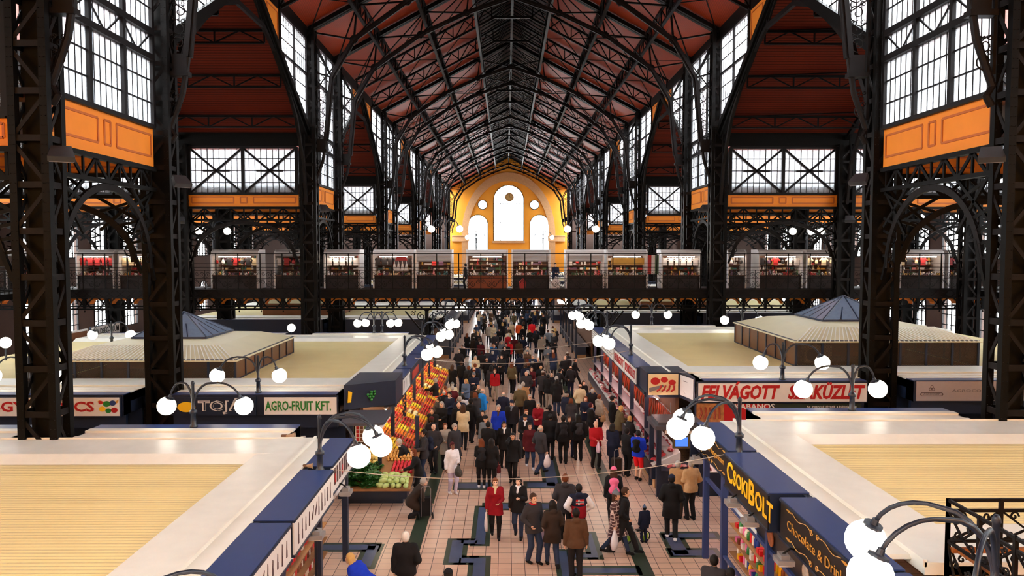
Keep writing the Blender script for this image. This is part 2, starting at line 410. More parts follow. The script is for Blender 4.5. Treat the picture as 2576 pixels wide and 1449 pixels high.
for s,sd in ((-1,'left'),(1,'right')):
    X=s*HW; place=lambda u,z,X=X:(X,u,z); inn=(-s,0,0)
    for i,(y0,y1) in enumerate(NAR):
        wi+=1; a,c=y0+.5,y1-.5; b=MB()
        for k in range(4): u=a+(c-a)*k/3; b.beam(place(u,11.95),place(u,20.6),.16,.22,inn)
        for z in (11.95,14.25,15.1,18.3,20.6): b.beam(place(a,z),place(c,z),.2 if z in(14.25,15.1) else .14,.26,inn)
        for k in range(6):
            u=a+(c-a)*k/6; v=a+(c-a)*(k+1)/6
            b.beam(place(u,14.3 if k%2 else 15.05),place(v,15.05 if k%2 else 14.3),.06,.06,inn)
        o=struct(b,'window_%d'%wi,FR)
        g=MB()
        for k in range(3):
            u0=a+(c-a)*k/3; u1=a+(c-a)*(k+1)/3
            for j in range(1,6): u=u0+(u1-u0)*j/6; g.beam(place(u,12),place(u,20.6),.03,.03,inn)
        for z in (12.75,13.5,15.9,16.7,17.5,19.1,19.9): g.beam(place(a,z),place(c,z),.045,.045,inn)
        g.build('glazing_bar',FR,o)
        MB().prism([place(a,12),place(c,12),place(c,20.6),place(a,20.6)],Vector(inn)*-.02).build('pane',FROST,o)
        pb,L=panel(place,a-.05,c+.05,10.62,11.9,inn); o=struct(pb,'wall_%s_ochre_panel'%sd,ORANGE); L.build('painted_border',ORLINE,o)
        b=MB(); b.prism([place(y0,20.6),place(y1,20.6),place(y1,EAVE+.3),place(y0,EAVE+.3)],Vector(inn)*-.3); struct(b,'wall_%s_eaves_beam'%sd,IRON)
    for i,(y0,y1) in enumerate(WIDE):
        ym=(y0+y1)/2
        if i==0: ym=9.4
        lo=TE+.3; sl=(TR-lo)/(ym-y0)
        gl=lambda u,ym=ym:TR-.05-(abs(u-ym))*(TR-lo)/9.9
        struct(MB().prism([place(y0,20.4),place(y1,20.4),place(y1,EAVE+.3),place(y0,EAVE+.3)],Vector(inn)*-.3),'wall_%s_eaves_beam'%sd,IRON)
        for d in (-1,1):
            ye=y1 if d>0 else y0
            if i==0 and d<0: continue
            a=ym+d*4.2; c=ye-d*.5; wi+=1
            poly=[(a,gl(a)),(c,gl(c)),(c,20.4),(a,20.4)]
            b=MB(); P=[place(*p) for p in poly]; b.poly(P+[P[0]],.16,.2,inn)
            u=(a+c)/2; b.beam(place(u,gl(u)),place(u,20.4),.12,.2,inn)
            zz=18.3; uz=ym+d*(TR-.05-zz)*9.9/(TR-lo); b.beam(place(a,zz),place(c,zz),.12,.16,inn)
            o=struct(b,'window_%d'%wi,FR); g=MB()
            for k in range(1,12):
                u=a+(c-a)*k/12; g.beam(place(u,gl(u)),place(u,20.4),.03,.03,inn)
            for z in (15.9,16.7,17.5,19.1,19.8):
                ua=ym+d*max(4.2,(TR-.05-z)*9.9/(TR-lo)); 
                if abs(ua-ym)<abs(c-ym): g.beam(place(ua,z),place(c,z),.045,.045,inn)
            g.build('glazing_bar',FR,o)
            MB().prism(P,Vector(inn)*-.02).build('pane',FROST,o)
            poly=[(ym+d*1.2,gl(ym+d*1.2)),(a-d*.1,gl(a)),(a-d*.1,20.4),(ym+d*1.2,20.4)]
            b=MB(); b.prism([place(*p) for p in poly],Vector(inn)*-.15); o=struct(b,'wall_%s_spandrel_panel'%sd,ORANGE)
            b=MB(); q=[(ym+d*2.2,20.2),(a-d*.3,20.2),(a-d*.3,gl(a)+.35),(ym+d*2.2,gl(ym+d*2.2)+.2)]; Q=[Vector(place(*p))+Vector(inn)*.02 for p in q]; b.poly(Q+[Q[0]],.05,.03,inn); b.build('painted_border',ORLINE,o)
        # raking beam along the gable
        b=MB()
        for d in (-1,1):
            if i==0 and d<0: continue
            ye=y1 if d>0 else y0
            b.beam(place(ym,TR-.1),place(ye,lo-.1),.34,.3,inn)
        struct(b,'trim_gable_rake',IRON)
# ---- transverse clerestory walls above the aisles
XB=[(HW+.75,AX[0]-.55),(AX[0]+.55,AX[1]-.55),(AX[1]+.55,OUT-.2)]
for yi,Y in enumerate(PL[:9]):
    if Y==19.5: pass
    for s,sd in ((-1,'left'),(1,'right')):
        for (xa,xc) in XB:
            place=lambda u,z,Y=Y,s=s:(s*u,Y,z); inn=(0,-1,0); wi+=1
            b=MB(); b.box(s*xa,Y-.1,11.15,s*xc,Y+.1,11.3); b.box(s*xa,Y-.1,13.95,s*xc,Y+.1,14.1)
            m_=(xa+xc)/2
            for u in (xa,m_,xc): b.beam(place(u,11.2),place(u,14.05),.18,.22,inn)
            for (p,q) in ((xa,m_),(m_,xc)):
                b.beam(place(p,11.25),place(q,14.0),.12,.1,inn); b.beam(place(p,14.0),place(q,11.25),.12,.1,inn)
                w=(q-p); b.beam(place(p+w*.25,12.62),place(q-w*.25,12.62),.1,.08,inn)
            o=struct(b,'window_%d'%wi,FR); g=MB()
            for k in range(1,18): u=xa+(xc-xa)*k/18; g.beam(place(u,11.2),place(u,14),.03 if k%3 else .05,.03,inn)
            for z in (11.9,12.62,13.35): g.beam(place(xa,z),place(xc,z),.04,.03,inn)
            g.build('glazing_bar',FR,o)
            MB().prism([place(xa,11.2),place(xc,11.2),place(xc,14),place(xa,14)],(0,.02,0)).build('pane',FROST,o)
            pb,L=panel(place,xa-.1,xc+.1,10.45,11.15,inn); o=struct(pb,'wall_%s_transept_ochre_panel'%sd,ORANGE); L.build('painted_border',ORLINE,o)
        struct(MB().box(s*(HW+.4),Y-.15,14.1,s*OUT,Y+.15,TE+.2),'wall_%s_transept_beam'%sd,IRON)
# ================================================================== IRONWORK
RIV=[]
def lattice(b,p,q,off,n,w=.06,t=.03,up=(0,0,1),x=False):
    """zigzag lacing between line p-q and the same line moved by off"""
    p=Vector(p);q=Vector(q);off=Vector(off)
    for k in range(n):
        a=p+(q-p)*(k/n); c=p+(q-p)*((k+1)/n)
        if k%2: b.beam(a+off,c,w,t,up)
        else: b.beam(a,c+off,w,t,up)
        if x:
            if k%2: b.beam(a,c+off,w,t,up)
            else: b.beam(a+off,c,w,t,up)
def make_column(name,label,wx,wy,h,mainw,rivets):
    t=thing(name,label,'column')
    hx,hy=wx/2,wy/2; pw=mainw
    for sx in (-1,1):
        for sy in (-1,1):
            b=MB(); x,y=sx*(hx-pw/2),sy*(hy-pw/2)
            b.box(x-pw/2,y-pw/2,0,x+pw/2,y+pw/2,h)
            b.box(x-pw*.62,y-pw*.62,0,x+pw*.62,y+pw*.62,.35)
            if rivets:
                for z in np.arange(.6,h,.24):
                    b.lathe([(.018,0),(.012,.012)],(x-pw*.28,y-pw/2-.008,z),6); b.lathe([(.018,0),(.012,.012)],(x+pw*.28,y-pw/2-.008,z),6)
            b.build('post',IRON,t)
    b=MB(); n=int(h/1.15)
    for k in range(n):
        z0,z1=k*h/n,(k+1)*h/n
        for s in (-1,1):
            y=s*(hy-.05); x=s*(hx-.05)
            b.beam((-hx+pw,y,z0+.12),(hx-pw,y,z0+.12),.16,.04,(0,1,0))
            b.beam((-hx+pw*.5,y,z0+.15) if k%2 else (hx-pw*.5,y,z0+.15),(hx-pw*.5,y,z1) if k%2 else (-hx+pw*.5,y,z1),.1,.03,(0,1,0))
            b.beam((x,-hy+pw,z0+.12),(x,hy-pw,z0+.12),.16,.04,(1,0,0))
            b.beam((x,-hy+pw*.5,z0+.15) if k%2 else (x,hy-pw*.5,z0+.15),(x,hy-pw*.5,z1) if k%2 else (x,-hy+pw*.5,z1),.1,.03,(1,0,0))
    b.build('lacing',IRON2,t)
    b=MB(); b.box(-hx*.42,-hy*.3,0,hx*.42,hy*.3,h); b.build('core_plate',IRON,t)
    return t
BASE=-.0
col0=make_column('iron_column','x',1.0,.78,21.0,.19,True)
NM=['first','second','third','fourth','fifth','sixth','seventh','eighth','ninth','tenth','eleventh']
FIRST=True
for i,Y in enumerate(PL):
    for s,sd in ((-1,'left'),(1,'right')):
        if i<2:
            lab=['nearest riveted lattice iron column, %s edge of the picture','riveted lattice iron column standing before the second stall roof, %s side'][i]%sd
        else: lab='dark lattice iron column, %s in the row along the %s side of the nave'%(NM[i],sd)
        g='iron columns along the nave'
        xs=s*HW+((.32,.2)[i] if (i<2 and s>0) else 0)
        if FIRST: col0.location=(xs,Y,0); col0['label']=lab; col0['group']=g; FIRST=False
        else: dup(col0,(xs,Y,0),None,lab,g)
acol=make_column('aisle_column','x',1.0,.8,14.2,.2,False); first=True
for i,Y in enumerate(PL[:8]):
    for s,sd in ((-1,'left'),(1,'right')):
        for j,x in enumerate(AX):
            lab='slim lattice aisle column, %s from the nave, %s row back, %s side'%(['first','second'][j],NM[i],sd)
            if first: acol.location=(s*x,Y,0); acol['label']=lab; acol['group']='aisle columns'; first=False
            else: dup(acol,(s*x,Y,0),None,lab,'aisle columns')
# ---- scroll filigree in a vertical plane
def filigree(b,x0,x1f,z0,z1,sgn,r=.02):
    """scrollwork filling between x=x0 and x=x1f(z)"""
    z=z0; k=0
    while z<z1-.2:
        w=abs(x1f(z)-x0); rr=max(.1,min(.34,w*.42)); c=(x0+sgn*w*.5,0,z+rr)
        b.tube(spiral(c,rr,1.4,PI/2 if k%2 else -PI/2,1 if k%2 else -1,n=16),r,5)
        b.tube(spiral((c[0]+sgn*rr*.5,0,c[2]+rr*.8),rr*.45,1.1,0,-1 if k%2 else 1,n=10),r*.8,5)
        b.tube(spiral((c[0]-sgn*rr*.6,0,c[2]+rr*.9),rr*.35,1.1,PI,1 if k%2 else -1,n=10),r*.8,5)
        z+=rr*1.75; k+=1
# ---- main arched truss across the nave (local y=0)
BC=[(12.0,12.0),(11.55,13.2),(11.35,14.4),(10.95,18.2),(9.6,20.45),(6.4,22.7),(3.2,24.2),(0,25.3)]
def tz(x): return RIDGE-.35-(RIDGE-EAVE)*abs(x)/HW
def make_truss():
    t=thing('roof_truss','x','truss')
    b=MB()
    for s in (-1,1):
        for yy in (-.16,.16): b.beam((s*12.3,yy,tz(12.3)),(0,yy,tz(0)),.12,.26,(0,1,0)); 
        b.beam((s*12.3,0,tz(12.3)+.12),(0,0,tz(0)+.12),.36,.04,(0,1,0))
    b.build('top_chord',IRON,t)
    b=MB()
    for s in (-1,1):
        P=[(s*x,0,z) for x,z in BC[2:]]
        for p,q in zip(P,P[1:]): b.beam(p,q,.3,.14,(0,1,0)); b.beam(p,q,.1,.26,(0,1,0))
        P=[(s*x,0,z) for x,z in BC[:3]]; b.tube([(s*12.0,0,11.5),(s*11.85,0,11.75)]+P,.1,8)
    b.build('bottom_chord',IRON2,t)
    b=MB()
    def gusset(x,z,r=.26): b.prism([(x+r*math.cos(a),-.05,z+r*math.sin(a)) for a in [k*PI/4+.39 for k in range(8)]],(0,.1,0))
    for s in (-1,1):
        nodes=[(s*10.95,18.2),(s*9.6,20.45),(s*6.4,22.7),(s*3.2,24.2),(0,25.3)]
        tops=[(s*12.3,tz(12.3)),(s*9.4,tz(9.4)),(s*6.1,tz(6.1)),(s*3.0,tz(3.0)),(0,tz(0))]
        for k,(x,z) in enumerate(nodes):
            tx,tt=tops[k]
            b.beam((x,0,z),(tx,0,tt),.1,.16,(0,1,0))
            if k<4: 
                b.beam((tx,0,tt),(nodes[k+1][0],0,nodes[k+1][1]),.1,.1,(0,1,0)); b.beam((x,0,z),(tops[k+1][0],0,tops[k+1][1]),.07,.08,(0,1,0))
            if k: gusset(x,z); gusset(tx,tt)
        b.beam((s*12.3,0,18.6),(s*10.95,0,18.2),.1,.1,(0,1,0)); b.beam((s*12.3,0,20.6),(s*10.95,0,18.2),.1,.1,(0,1,0)); b.beam((s*12.3,0,17.0),(s*9.9,0,20.0),.06,.06,(0,1,0))
    b.build('web_member',IRON,t)
    for s in (-1,1):
        b=MB(); f=lambda z,s=s: s*(11.35-.4*(z-14.4)/3.8)
        filigree(b,s*12.0,f,14.6,18.0,-s); filigree(b,s*12.05,lambda z,s=s:s*11.5,12.4,13.4,-s)
        b.box(s*11.98,-.03,12.3,s*12.06,.03,18.1); b.box(s*11.85,-.12,13.9,s*11.35,.12,14.5); b.box(s*12.0,-.16,13.75,s*11.3,.16,13.9)
        b.build('scroll_bracket',IRON2,t)
    return t
tr0=make_truss(); first=True
for i,Y in enumerate(PL[:2]+PL[2:]+[160.6]):
    lab='arched iron roof truss with scroll brackets spanning the nave, %s from the viewer'%(NM+['twelfth'])[i]
    if first: tr0.location=(0,Y,0); tr0['label']=lab; tr0['group']='main roof trusses'; first=False
    else: dup(tr0,(0,Y,0),None,lab,'main roof trusses')
# ---- light lattice rafters between them
def make_rafter():
    t=thing('lattice_rafter','x','rafter'); b=MB(); w=MB()
    for s in (-1,1):
        P=[(s*12.2,0,tz(12.2)+.1),(0,0,tz(0)+.2)]; Q=[(s*12.0,0,tz(12.2)-.7),(s*1.4,0,tz(1.4)-.9),(0,0,tz(1.4)-.9)]
        b.poly(P,.16,.2,(0,1,0)); b.poly(Q,.16,.16,(0,1,0))
        lattice(w,(s*12.1,0,tz(12.2)-.7),(s*1.4,0,tz(1.4)-.9),(0,0,.95),14,.08,.05,(0,1,0))
        for k in range(0,8): x=12.1-k*1.5; w.beam((s*x,0,tz(x)-.8),(s*x,0,tz(x)+.05),.08,.06,(0,1,0))
    b.build('chord',IRON,t); w.build('lacing',IRON,t); return t
ra0=make_rafter(); first=True; k=0
for (y0,y1) in WIDE:
    for f in (1/3.,2/3.):
        Y=y0+(y1-y0)*f
        if Y<24: continue
        k+=1; lab='light lattice rafter under the red nave roof, number %d along the nave'%k
        if first: ra0.location=(0,Y,0); ra0['label']=lab; ra0['group']='lattice rafters'; first=False
        else: dup(ra0,(0,Y,0),None,lab,'lattice rafters')
# ---- purlins along the nave
def purlin(x,dep,lab):
    t=thing('roof_purlin',lab,'purlin',(x,0,0),0,'purlins along the nave roof')
    z=tz(x)+.15; b=MB(); b.beam((0,18,z),(0,YEND,z),.16,.14); b.beam((0,18,z-dep),(0,YEND,z-dep),.2,.14); b.build('chord',IRON,t)
    w=MB(); n=int((YEND-18)/1.55)
    lattice(w,(0,18,z-dep),(0,YEND,z-dep),(0,0,dep),n,.1,.06,(1,0,0),x=False)
    for k in range(n+1): y=18+(YEND-18)*k/n; w.beam((0,y,z-dep),(0,y,z),.1,.08,(1,0,0))
    w.build('lacing',IRON,t)
for s,sd in ((-1,'left'),(1,'right')):
    for j,(x,d) in enumerate(((2.7,1.3),(6.0,1.1),(9.2,1.0))):
        purlin(s*x,d,'lattice purlin along the whole nave roof, %s from the ridge, %s slope'%(NM[j],sd))
purlin(0,1.2,'lattice beam hanging under the roof ridge along the whole nave')
# ridge strip: close-set dark rafters with crossed rods (pattern of one skylight grating)
b=MB(); y=18.
while y<YEND:
    for s in (-1,1): b.beam((0,y,nz(0)-.15),(s*2.65,y,nz(2.6)-.25),.07,.2,(0,1,0)); b.beam((0,y,nz(0)-.15),(s*2.65,y+1.3,nz(2.6)-.2),.05,.05)
    y+=.9 if y<70 else 1.6
struct(b,'trim_ridge_grating',IRON)
# longitudinal crossed bracing on the slopes
b=MB()
for (y0,y1) in WIDE[1:]:
    for s in (-1,1):
        for (xa,xb) in ((2.7,6.0),(6.0,9.2),(9.2,12.2)):
            n=3
            for k in range(n):
                ya,yb=y0+(y1-y0)*k/n,y0+(y1-y0)*(k+1)/n
                b.beam((s*xa,ya,tz(xa)),(s*xb,yb,tz(xb)),.06,.05); b.beam((s*xb,ya,tz(xb)),(s*xa,yb,tz(xa)),.06,.05)
struct(b,'trim_wind_bracing',IRON)
# ---- arched girder with fan struts (between columns): local x from 0 to L, top at z=10.45
def make_girder(name,L,top=10.45,dep=.8,spr=7.4):
    t=thing(name,'x','girder'); b=MB()
    b.beam((0,0,top-.07),(L,0,top-.07),.24,.14); b.beam((0,0,top-dep),(L,0,top-dep),.2,.12)
    b.build('chord',IRON,t)
    b=MB(); c=L/2; R=L/2-.35
    arc=[(c+R*math.cos(a),0,spr+(top-dep-.15-spr)*math.sin(a)) for a in [k*PI/20 for k in range(21)]]
    b.poly(arc,.2,.09,(0,1,0)); b.build('arch_rib',IRON2,t)
    b=MB(); lattice(b,(.2,0,top-dep),(L-.2,0,top-dep),(0,0,dep-.1),8,.1,.05,(0,1,0))
    for k in range(9): x=.2+(L-.4)*k/8; b.beam((x,0,top-dep),(x,0,top-.1),.08,.05,(0,1,0))
    for k in (1,2,3,4,6,14,16,17,18,19):
        p=arc[k]; q=(0.1 if k>10 else L-.1,0,p[2]+.1)
        q=(L-.1 if k<10 else .1,0,min(top-dep,spr+abs(10-k)*0+ (top-dep-spr)*(1-abs(10-k)/10)*1.6)) 
        b.beam(p,q,.09,.05,(0,1,0))
    for s,x0 in ((1,0),(-1,L)):
        b.beam((x0+s*.1,0,top-dep),(x0+s*1.5,0,spr+1.1),.1,.06,(0,1,0)); b.beam((x0+s*.1,0,spr+1.4),(x0+s*1.6,0,top-dep),.1,.06,(0,1,0))
        b.tube(spiral((x0+s*.7,0,spr+1.1),.34,1.3,0,s,n=14),.025,5); b.tube(spiral((x0+s*.45,0,spr+.4),.24,1.3,PI,-s,n=14),.025,5)
        b.beam((x0+s*.1,0,spr-.4),(x0+s*.6,0,spr+.9),.12,.1,(0,1,0))
    b.build('fan_strut',IRON,t); return t
G1=make_girder('arched_girder',NAR[0][1]-NAR[0][0]-1.0,10.6,.75,7.2); first=True
for i,(y0,y1) in enumerate(NAR):
    for s,sd in ((-1,'left'),(1,'right')):
        lab='arched iron girder under the ochre panel, %s narrow bay on the %s of the nave'%(NM[i],sd)
        if first: g=G1; first=False
        else: g=copy_tree(G1)
        g.location=(s*HW,y0+.5,0); g.rotation_euler=(0,0,PI/2); g['label']=lab; g['group']='arched girders beside the nave'
G2=make_girder('transept_girder',XB[0][1]-XB[0][0]+.3); first=True
for i,Y in enumerate(PL[:8]):
    for s,sd in ((-1,'left'),(1,'right')):
        for j,(xa,xc) in enumerate(XB):
            lab='fan-braced girder under the %s aisle windows, %s bay out, %s row'%(sd,NM[j],NM[i])
            if first: g=G2; first=False
            else: g=copy_tree(G2)
            g.location=(xa-.15 if s>0 else -xc-.15,Y,0); g['label']=lab; g['group']='aisle girders'
# ---- ribs and purlins of the transept roofs
def make_rib():
    t=thing('transept_rib','x','truss'); L=9.75; b=MB(); z0=TE-.2
    zt=lambda y: TR-.25-(TR-TE)*abs(y)/9.9
    for s in (-1,1): b.beam((0,s*L,zt(L)),(0,0,zt(0)),.2,.24,(1,0,0))
    b.build('top_chord',IRON,t); b=MB()
    P=[(9.6,10.6),(9.1,13.0),(7.6,15.4),(4.6,17.9),(1.8,18.9),(0,18.9)]
    for s in (-1,1): b.poly([(0,s*y,z) for y,z in P],.22,.16,(1,0,0))
    b.build('arch_rib',IRON2,t); b=MB()
    for s in (-1,1):
        for (y,z),(v,w) in zip(P[1:-1],((9.3,zt(9.3)),(6.9,zt(6.9)),(4.2,zt(4.2)),(1.8,zt(1.8)))):
            b.beam((0,s*y,z),(0,s*v,w),.12,.08,(1,0,0))
        b.beam((0,s*9.1,13),(0,s*6.9,zt(6.9)),.1,.08,(1,0,0)); b.beam((0,s*7.6,15.4),(0,s*4.2,zt(4.2)),.1,.08,(1,0,0)); b.beam((0,s*4.6,17.9),(0,s*1.8,zt(1.8)),.1,.08,(1,0,0)); b.beam((0,s*1.8,18.9),(0,0,zt(0)),.1,.08,(1,0,0))
    b.build('web_member',IRON,t); return t
rib0=make_rib(); first=True
for i,(y0,y1) in enumerate(WIDE[1:5]):
    for s,sd in ((-1,'left'),(1,'right')):
        for j,x in enumerate((HW+.1,AX[0],AX[1])):
            lab='arched rib of red transept roof, %s from the nave, %s %s transept'%(NM[j],NM[i],sd)
            if first: g=rib0; first=False
            else: g=copy_tree(rib0)
            g.location=(s*x,(y0+y1)/2,0); g['label']=lab; g['group']='transept ribs'
def make_tpurlin(L):
    t=thing('transept_purlin','x','purlin'); b=MB(); b.beam((0,0,0),(L,0,0),.14,.12); b.beam((0,0,-.62),(L,0,-.62),.12,.1); b.build('chord',IRON,t)
    w=MB(); n=18; lattice(w,(0,0,-.62),(L,0,-.62),(0,0,.62),n,.07,.05,(0,1,0))
    for k in range(0,n+1,2): w.beam((L*k/n,0,-.62),(L*k/n,0,0),.08,.05,(0,1,0))
    w.beam((0,.02,0),(L/3,-.5,.2),.1,.06); w.build('lacing',IRON,t); return t
tp0=make_tpurlin(OUT-HW-.4); first=True
for i,(y0,y1) in enumerate(WIDE[1:4]):
    ym=(y0+y1)/2
    for s,sd in ((-1,'left'),(1,'right')):
        for j,d in enumerate((8.2,5.4,2.7,0,-3.5)):
            z=TR-.15-(TR-TE)*abs(d)/9.9
            lab='lattice purlin under red transept roof, %s from far eave, %s %s transept'%(NM[j],NM[i],sd)
            if first: g=tp0; first=False
            else: g=copy_tree(tp0)
            g.location=(HW+.3 if s>0 else -OUT+.1,ym+d,z); g['label']=lab; g['group']='transept purlins'
# ---- floodlights on the columns
def make_flood():
    t=thing('floodlight','x','light'); b=MB(); b.prism([(-.22,0,0),(.22,0,0),(.3,-.32,-.3),(-.3,-.32,-.3)],(0,-.1,.12)); b.build('housing',mat('flood_housing',(60,58,60),.4,.4),t)
    b=MB(); b.prism([(-.2,-.02,-.02),(.2,-.02,-.02),(.27,-.31,-.29),(-.27,-.31,-.29)],(0,.02,-.02)); b.build('lens',mat('flood_lens',(150,146,150),.2),t)
    MB().tube([(0,-.05,.05),(0,.2,.12),(0,.35,0)],.03,6).build('bracket',IRON,t); return t
fl0=make_flood(); first=True
for (px,py,Y,rz,lab) in ((155,380,19.2,.5,'square floodlight clamped to the nearest column on the left'),(2492,382,19.2,-.5,'square floodlight clamped to the nearest column on the right'),(447,450,25.6,.9,'narrow floodlight on the second left column'),(2170,445,25.6,-.9,'narrow floodlight on the second right column'),
    (455,550,45.4,.2,'small white floodlight on the third aisle column, left'),(2135,547,45.4,-.2,'small white floodlight on the third aisle column, right'),(811,520,45.5,.7,'small floodlight under the ochre panel of the left third column'),(1777,520,45.5,-.7,'small floodlight under the ochre panel of the right third column')):
    p=aty(px,py,Y)
    if first: g=fl0; first=False
    else: g=copy_tree(fl0)
    g.location=p; g.rotation_euler=(0,0,rz); g['label']=lab; g['group']='floodlights on columns'
# ================================================================== THE GALLERY BRIDGE
BY0,BY1=47.2,52.4; GZ=5.3
t=thing('gallery_bridge','iron gallery bridge with lattice girder crossing the hall','bridge',(0,0,0))
b=MB(); b.box(-OUT+.5,BY0,GZ-.2,OUT-.5,BY1,GZ); b.build('deck',IRON,t)
b=MB(); b.box(-OUT+.5,BY0-.06,GZ-.5,OUT-.5,BY0+.02,GZ+.05); b.box(-OUT+.5,BY0-.12,GZ,OUT-.5,BY0+.05,GZ+.07); b.box(-OUT+.5,BY0-.12,GZ-.5,OUT-.5,BY0+.05,GZ-.42)
for k in range(100):
    x=-34.4+k*.688; b.beam((x,BY0-.07,GZ-.4),(x+.5,BY0-.07,GZ-.02),.03,.02,(0,1,0)); b.beam((x,BY0-.07,GZ-.02),(x+.5,BY0-.07,GZ-.4),.03,.02,(0,1,0))
b.build('edge_girder',IRON2,t)
b=MB()
for y in (BY0+.1,BY0+2.6): b.box(-OUT+.5,y-.08,4.08,OUT-.5,y+.08,4.18)
b.build('bottom_chord',IRON,t)
PIT=1.376
br=MB()
br.beam((0,0,GZ-.5),(0,0,4.1),.16,.12,(0,1,0)); br.box(-.14,-.1,GZ-.55,.14,.12,GZ-.4)
for s in (-1,1):
    br.poly([(s*.05,0,4.75),(s*.22,0,4.4),(s*.45,0,4.18)],.08,.06,(0,1,0)); br.poly([(s*.05,0,4.35),(s*.3,0,4.62),(s*.5,0,4.8)],.07,.06,(0,1,0))
br.lathe([(.01,0),(.05,.06),(.01,.14)],(0,0,3.92),8)
# ochre vault bays between the brackets
va=MB(); n=8
for k in range(n):
    a0,a1=PI*k/n,PI*(k+1)/n; f=lambda a:(-.5*math.cos(a)+PIT/2,0,4.42+.3*math.sin(a))
    p,q=f(a0),f(a1); va.prism([p,q,(q[0],0,4.8),(p[0],0,4.8)],(0,.5,0))
bm=br.mesh('bracket',IRON); vm=va.mesh('vault_bay',ORANGE)
for k in range(49):
    x=-33.7+k*PIT
    o=bpy.data.objects.new('bracket',bm); COL.objects.link(o); o.parent=t; o.location=(x,BY0+.1,0)
    o=bpy.data.objects.new('vault_bay',vm); COL.objects.link(o); o.parent=t; o.location=(x,BY0+.35,0)
# railing
t=thing('gallery_railing','ornamental wrought iron railing with scrolls along the gallery bridge','railing',(0,0,0))
rp=MB(); rp.beam((0,0,GZ),(0,0,7.62),.06,.06); rp.lathe([(.05,0),(.05,.1)],(0,0,6.55),8)
for z,w in ((5.42,.03),(6.05,.025),(6.56,.04),(6.75,.03),(7.0,.02)): rp.beam((0,0,z),(PIT,0,z),w,w)
rp.beam((PIT/2,0,GZ),(PIT/2,0,6.56),.03,.03)
for s in (-1,1):
    c=PIT/2
    rp.tube(spiral((c+s*.2,0,5.68),.19,1.5,PI/2,s,n=16),.014,4); rp.tube(spiral((c+s*.2,0,6.28),.19,1.5,-PI/2,-s,n=16),.014,4)
    rp.tube(spiral((c+s*.5,0,5.85),.16,1.4,PI/2,-s,n=14),.014,4); rp.tube(spiral((c+s*.5,0,6.35),.13,1.4,0,s,n=12),.012,4)
    rp.beam((c,0,5.42),(c+s*PIT/2,0,6.05),.018,.018,(0,1,0))
rm=rp.mesh('railing_panel',IRON2)
for k in range(49):
    o=bpy.data.objects.new('railing_panel',rm); COL.objects.link(o); o.parent=t; o.location=(-33.7+k*PIT,BY0+.02,0)
MB().beam((-33.7,BY0+.02,7.6),(33.7,BY0+.02,7.6),.05,.05).build('top_rail',IRON2,t)
# posts holding the bridge over the passage
def bridge_post():
    t=thing('bridge_post','x','post'); MB().lathe([(.3,0),(.3,.2),(.16,.35),(.13,.5),(.12,4.0),(.2,4.08)],(0,0,0),12).build('shaft',IRON,t)
    b=MB()
    for s in (-1,1):
        b.beam((0,0,2.35),(s*1.35,0,4.0),.09,.08,(0,1,0)); b.tube(spiral((s*.35,0,3.65),.28,1.5,PI/2,-s,n=18),.03,5); b.tube(spiral((s*.85,0,3.85),.16,1.4,PI/2,-s,n=14),.025,5); b.tube(spiral((s*.22,0,3.05),.17,1.4,PI/2,s,n=14),.025,5)
    b.build('scroll_bracket',IRON,t); return t
o=bridge_post(); o.location=(-5.45,BY0+.1,0); o['label']='bridge post with scroll brackets at the fruit stalls on the left of the passage'
dup(o,(5.55,BY0+.1,0),None,'bridge post with scroll brackets at the meat stalls on the right of the passage')
# side galleries
for s,sd in ((-1,'left'),(1,'right')):
    t=thing('side_gallery','dark side gallery with iron railing along the %s outer wall'%sd,'gallery')
    b=MB(); b.box(s*29,24,GZ-.35,s*(OUT-.1),BY0-.2,GZ); b.build('deck',IRON,t)
    b=MB(); 
    for z in (5.45,6.05,6.6): b.beam((s*29,24,z),(s*29,BY0-.3,z),.05,.05)
    for k in range(60): y=24+k*.39; b.beam((s*29,y,GZ),(s*29,y,6.6),.03,.03)
    b.build('railing',IRON2,t)
# ---- kiosks on the bridge
SILV=mat('silver_paint',(214,208,206),.35,.2,noise=.06); SHUT=bands('roller_shutter',(206,200,198),(140,132,130),2,.09,rough=.4,bump=.4)
SHELF=mat('shelf_board',(96,58,36),.6,noise=.15); KDARK=mat('kiosk_dark',(40,26,22),.7); TUBE=mat('light_tube',(255,250,240),.5,emit=45,noise=0,ecol=(255,240,220))
kiosks=[(532,650,0),(815,905,1),(938,1040,2),(1045,1137,3),(1172,1278,4),(1287,1385,5),(1423,1520,6),(1526,1630,7),(1664,1765,8),(1832,1880,9),(1910,2022,10),(2030,2110,11),(2268,2380,12),(195,290,13),(300,372,14),(690,765,15),(2390,2440,16),(20,80,17)]
SIT=['with lace tops hanging in front','with black jackets and white triangular shawls','with brown wooden trays','behind the orange plywood counter','with white porcelain shelves','with stacked white boxes','with a yellow patterned cloth','with bright strip light and glassware']
KY=49.3
wares=[]
CL={}
